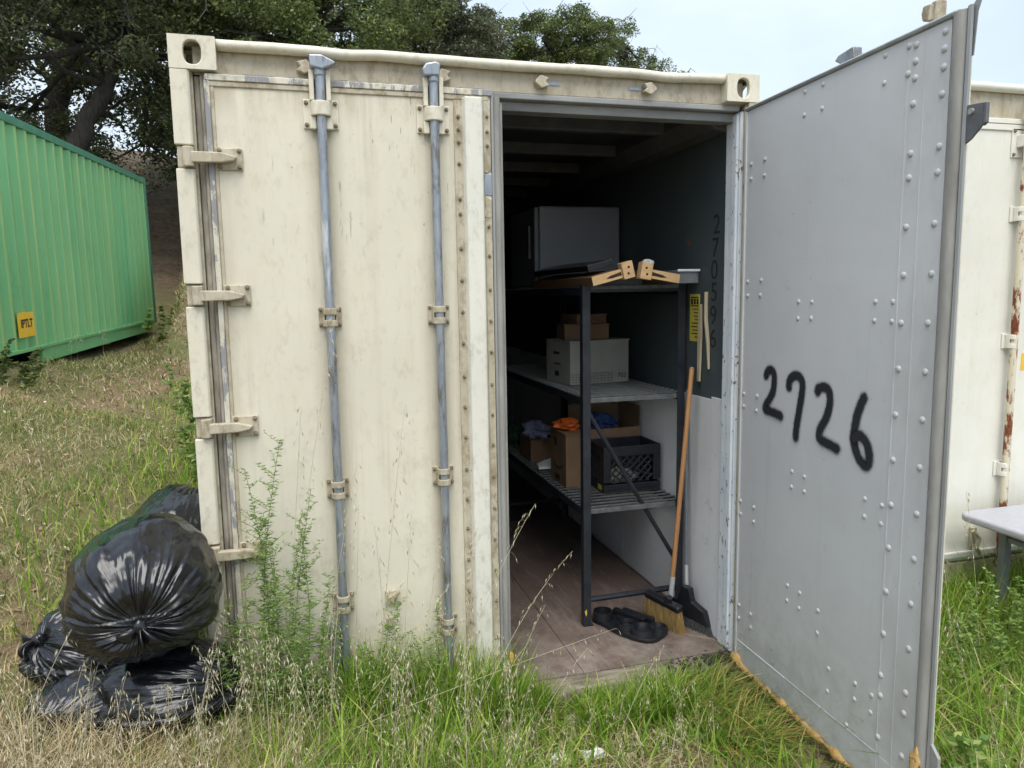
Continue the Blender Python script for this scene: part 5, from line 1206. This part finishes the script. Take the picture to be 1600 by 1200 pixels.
weed('ferny green weed in front of the table leg', [((3.25, -.55), (3.18, -.55, .62)), ((3.30, -.52), (3.32, -.54, .66)), ((3.36, -.58), (3.45, -.60, .60)), ((3.28, -.62), (3.22, -.68, .52)), ((3.42, -.50), (3.52, -.50, .60))], 9, .05, .022, .006)
weed('ferny green weed at the edge of the open door', [((2.92, -.62), (2.86, -.60, .55)), ((2.98, -.66), (3.02, -.66, .58)), ((2.86, -.7), (2.80, -.74, .46))], 10, .05, .022, .006)
weed('broad leaved green weed at the lower right foreground', [((2.62, -1.02), (2.66, -1.06, .30)), ((2.66, -1.0), (2.74, -1.02, .28)), ((2.60, -1.06), (2.55, -1.1, .25))], 12, .10, .05, .016, per=3)
weed('dark shrubby weed beside the green container sticker', [((-2.55, 5.2), (-2.48, 5.15, 1.85)), ((-2.42, 5.0), (-2.30, 4.95, 1.55)), ((-2.60, 4.9), (-2.72, 4.85, 1.60)), ((-2.50, 4.8), (-2.45, 4.7, 1.45)), ((-2.3, 5.2), (-2.1, 5.2, 1.50)), ((-2.75, 5.1), (-2.8, 5.0, 1.7)), ((-2.2, 4.9), (-2.0, 4.85, 1.35)), ((-2.65, 4.6), (-2.6, 4.5, 1.4))], 14, .085, .03, .017, 'leaf_mid', 7)
weed('low green weed below the far end of the green container', [((-2.05, 11.0), (-2.0, 10.9, 1.85)), ((-1.9, 10.9), (-1.8, 10.8, 1.75)), ((-2.15, 10.6), (-2.1, 10.5, 1.8)), ((-1.75, 10.8), (-1.6, 10.7, 1.65))], 15, .12, .05, .022, 'weed', 7)
weed('green weed climbing beside the container wall on the slope', [((-.28, 2.6), (-.25, 2.55, 1.45)), ((-.2, 2.9), (-.15, 2.85, 1.55)), ((-.40, 2.8), (-.45, 2.75, 1.35)), ((-.3, 3.2), (-.3, 3.2, 1.7)), ((-.5, 3.1), (-.6, 3.1, 1.4))], 16, .07, .03, .013, 'weed', 7)

# litter
crumple('paper_scrap', 'paper', (1.335, -.375, .075), (.040, .022, .014), 'white torn paper scrap in the grass, left of the two', 'litter', 31, .9, 'paper scraps in the grass')
crumple('paper_scrap', 'paper', (1.475, -.395, .075), (.050, .024, .015), 'white torn paper scrap in the grass, right of the two', 'litter', 37, .9, 'paper scraps in the grass')
crumple('stone', 'sill', (1.47, -.16, .085), (.035, .03, .025), 'small pale stone below the sill', 'stone', 41, .4)

# ------------------------------------------------------------------ oak trees on the bank
def leaves(centres, radii, n, size, seed):
    r = np.random.RandomState(seed); nc = len(centres); c = np.asarray(centres); rad = np.asarray(radii)
    k = r.randint(0, nc, n); d = r.normal(size=(n, 3)); d /= np.linalg.norm(d, axis=1)[:, None]
    q = c[k]+d*(rad[k]*r.uniform(.15, 1, n)**.45)[:, None]*np.array([1, 1, .62])
    a = r.normal(size=(n, 3)); a[:, 2] *= .7; a /= np.linalg.norm(a, axis=1)[:, None]; b = np.cross(a, r.normal(size=(n, 3))); b /= np.linalg.norm(b, axis=1)[:, None]
    s = size*r.uniform(.6, 1.35, n)[:, None]
    V = np.stack([q-a*s, q+b*s*.5-a*s*.1, q+a*s, q-b*s*.5-a*s*.1], 1).reshape(-1, 3); F = np.arange(n*4).reshape(-1, 4)
    return V, F
def oak(label, base, trunk, blobs, seed, nclump, nleaf, size, mat, twigs=30, r0=.26, clump=(.30, .62), holes=()):
    rr = random.Random(seed); g = float(gz(base[0], base[1])); root = thing('oak_tree', label, 'tree', (base[0], base[1], g), 'oak trees on the bank')
    m = MB(); path = [Vector((base[0], base[1], g-.3))]+[Vector(p) for p in trunk]; P = []
    for i in range(len(path)-1):
        for k in range(5): t_ = k/5; P.append(path[i].lerp(path[i+1], t_)+Vector((nz3((i+t_)*1.7, seed), nz3((i+t_)*1.7, seed+5), 0))*.22)
    P.append(path[-1]); n = len(P); m.tube(P, [r0*(1.25-.85*i/(n-1))*(1+.34*nz3(i*.9, seed)) for i in range(n)], 13)
    for _ in range(5):
        i = rr.randrange(n//3, n); d = Vector((rr.uniform(-1, 1), rr.uniform(-.4, .4), rr.uniform(-.1, .8))).normalized(); L_ = rr.uniform(1.0, 2.2); q = [P[i]]
        for k in range(5): d = (d+Vector((rr.uniform(-.5, .5), rr.uniform(-.3, .3), rr.uniform(-.3, .45)))).normalized(); q.append(q[-1]+d*L_/5)
        m.tube(q, [r0*.42, r0*.34, r0*.27, r0*.2, r0*.13, r0*.05], 7)
    cs, rs = [], []
    tot = sum(b[3]*b[4]*b[5] for b in blobs)
    for (x, y, z, rx, ry, rz) in blobs:
        for _ in range(max(3, int(nclump*rx*ry*rz/tot))):
            d = Vector((rr.gauss(0, 1), rr.gauss(0, 1), rr.gauss(0, 1))).normalized()*rr.uniform(.25, 1)**.4
            c = (x+d.x*rx, y+d.y*ry, z+d.z*rz)
            if any((c[0]-h[0])**2+(c[2]-h[1])**2 < h[2]**2 for h in holes): continue
            cs.append(c); rs.append(rr.uniform(*clump))
    for (x, y, z, rx, ry, rz) in blobs:                       # limbs run from the trunk into every crown lobe
        s = P[min(n-1, int(n*rr.uniform(.55, .98)))]; e = Vector((x, y, z)); mid = s.lerp(e, .5)+Vector((rr.uniform(-.4, .4), rr.uniform(-.3, .3), rr.uniform(-.2, .5)))
        m.tube([s, s.lerp(mid, .5)+Vector((rr.uniform(-.1, .1), 0, .1)), mid, mid.lerp(e, .6), e], [r0*.5, r0*.4, r0*.30, r0*.2, r0*.08], 7)
        for _ in range(4):
            a = mid.lerp(e, rr.random()); f = e+Vector((rr.uniform(-1, 1)*rx, rr.uniform(-1, 1)*ry, rr.uniform(-.8, .8)*rz)); m.tube([a, a.lerp(f, .5)+Vector((0, 0, rr.uniform(-.2, .3))), f], [r0*.16, r0*.10, r0*.03], 5)
    m.build('trunk', 'bark', root, smooth=True)
    if twigs:
        tw = MB()
        for _ in range(twigs):
            i = rr.randrange(len(cs)); c = Vector(cs[i]); d = Vector((rr.uniform(-1, 1), rr.uniform(-1, .2), rr.uniform(-1, .6))).normalized(); L_ = rr.uniform(.4, 1.1); k = c+d*L_*.5+Vector((rr.uniform(-.15, .15), 0, rr.uniform(-.15, .15)))
            tw.tube([c-d*.2, k, c+d*L_], [.012, .008, .003], 4); tw.tube([k, k+Vector((rr.uniform(-.3, .3), 0, rr.uniform(-.4, .1)))], [.006, .002], 4)
        tw.build('twig', 'twig', root)['kind'] = 'stuff'
    V, F = leaves(cs, rs, nleaf, size, seed); np_mesh('crown', V, F, mat, parent=root, kind='stuff')
    return root
oak('gnarled dark oak with leaning trunk behind the green container', (-4.2, 14.3), [(-4.15, 14.3, 4.2), (-3.95, 14.25, 5.2), (-3.35, 14.2, 6.1), (-3.0, 14.2, 7.2), (-3.1, 14.2, 8.6)],
    [(-4.9, 13.6, 8.4, 1.7, 1.4, 1.4), (-2.4, 13.5, 8.3, 1.6, 1.3, 1.3), (-6.2, 14.5, 7.2, 1.6, 1.4, 1.5), (-1.5, 14.6, 6.9, 1.2, 1.1, 1.4), (-3.6, 15.2, 9.2, 2.4, 1.5, 1.2), (-1.9, 14.9, 5.9, 1.0, .8, .8)  , (-2.9, 15.4, 5.2, 1.2, .8, .6), (-5.4, 15.2, 5.4, 1.2, .8, .9), (-4.3, 13.3, 7.0, 1.1, .5, .6), (-5.4, 13.5, 6.4, .9, .5, .6), (-2.6, 13.4, 6.9, .9, .5, .6)], 11, 330, 92000, .042, 'leaf_dark', 260, .21, holes=((-5.5, 6.0, .4), (-2.7, 6.0, .32)))
oak('dark oak at the far left edge behind the green container', (-7.2, 15.5), [(-7.0, 15.5, 5.0), (-6.3, 15.4, 6.2), (-6.6, 15.4, 7.8)],
    [(-7.4, 15.6, 7.6, 1.6, 1.3, 1.4), (-6.4, 16.2, 9.0, 1.8, 1.4, 1.2), (-8.6, 16, 6.6, 1.4, 1.2, 1.4)], 12, 120, 30000, .045, 'leaf_dark', 60, .19)
oak('dense green oak behind the closed door side of the container', (.4, 15.0), [(.4, 15.0, 4.8), (.2, 14.9, 6.4), (.6, 14.9, 8.0)],
    [(-.4, 13.6, 7.3, 1.5, 1.2, 1.2), (1.2, 13.6, 7.5, 1.5, 1.2, 1.2), (.2, 14.0, 9.0, 1.9, 1.4, 1.2), (2.5, 14.2, 8.6, 1.3, 1.2, 1.2), (-1.6, 14.2, 8.9, 1.3, 1.2, 1.1), (2.0, 14.6, 6.2, 1.3, 1.0, .9), (-.7, 14.6, 6.2, 1.3, 1.0, .9)], 13, 230, 76000, .040, 'leaf_mid', 40, .34)
oak('grey green oak above the middle of the container roof', (4.6, 18.0), [(4.6, 18.0, 6.0), (4.4, 18.0, 8.0), (4.6, 18.0, 9.6)],
    [(3.6, 17.8, 9.4, 1.0, .9, 1.0), (4.6, 17.6, 9.5, 1.0, .9, 1.1), (5.4, 17.5, 8.9, .8, .8, .7), (4.2, 17.6, 10.7, 1.2, .9, .7), (3.2, 17.8, 8.5, 1.0, .9, .7), (4.7, 17.7, 8.4, 1.0, .8, .6)], 14, 170, 50000, .040, 'leaf_grey', 60, .26, (.24, .5))
oak('lower bushy oak right of the grey green one', (8.0, 19.0), [(8.0, 19.0, 6.2), (7.9, 19.0, 7.8), (8.2, 19.0, 9.3)],
    [(6.6, 19.3, 9.5, .95, .8, .8), (7.6, 19.0, 9.5, .9, .8, .75), (8.5, 18.8, 9.6, .85, .8, .75), (9.2, 18.7, 9.4, .75, .7, .85), (7.0, 19.0, 8.7, 1.0, .8, .6), (8.7, 18.8, 8.7, 1.1, .8, .6)], 15, 170, 44000, .038, 'leaf_mid', 50, .24, (.2, .42))
oak('small thin oak at the right end of the tree line', (11.0, 20.0), [(11.0, 20.0, 6.4), (10.8, 20.0, 8.0), (10.8, 20.0, 9.4)],
    [(10.7, 20.2, 10.2, .35, .5, .55), (10.3, 20.2, 9.5, .6, .6, .7), (11.3, 20.0, 9.3, .6, .5, .5), (12.0, 19.9, 9.1, .6, .5, .35), (12.8, 19.8, 8.8, .55, .4, .25), (10.8, 20.1, 8.8, .7, .6, .5), (13.5, 19.8, 8.6, .4, .3, .15)], 16, 120, 14000, .036, 'leaf_mid', 40, .14, (.14, .32))
for k, (x, y, z, s_, lab, mt) in enumerate(((-1.8, 18.5, 8.0, 1.5, 'dark oak standing deeper behind the leaning trunk', 'leaf_dark'), (2.6, 19.0, 9.0, 1.5, 'dark oak standing deeper behind the dense green one', 'leaf_dark'), (-5.6, 19.5, 9.5, 1.7, 'dark oak standing deepest at the upper left', 'leaf_dark'))):
    oak(lab, (x, y), [(x, y, z-2.4), (x+.2, y, z-1), (x, y, z+.5)], [(x-1.1*s_, y, z, 1.2*s_, s_, s_), (x+1.1*s_, y, z, 1.2*s_, s_, s_), (x, y-.3, z+1.2*s_, 1.3*s_, s_, .9*s_), (x, y, z-1.2*s_, 1.3*s_, s_, .8*s_)], 30+k, 130, 30000, .062, mt, 10, .3, (.4, .8))
def bush(label, x, y, s, seed, mat, n=5000, size=.05):
    g = float(gz(x, y)); root = thing('bank_bush', label, 'bush', (x, y, g), 'bushes on the bank'); rr = random.Random(seed); cs = []; rs = []; m = MB()
    for _ in range(26):
        c = (x+rr.gauss(0, .5)*s, y+rr.gauss(0, .4)*s, g+abs(rr.gauss(.5, .35))*s); cs.append(c); rs.append(rr.uniform(.16, .34)*s); m.tube([(x, y, g-.05), ((x+c[0])/2, (y+c[1])/2, g+.45*(c[2]-g)), c], [.02*s, .014*s, .005*s], 5)
    m.build('stem', 'bark', root); V, F = leaves(cs, rs, n, size, seed); np_mesh('crown', V, F, mat, parent=root, kind='stuff')
bush('dark bush on the bank above the green container roof', -4.6, 16.8, 1.4, 53, 'leaf_dark', 8000)
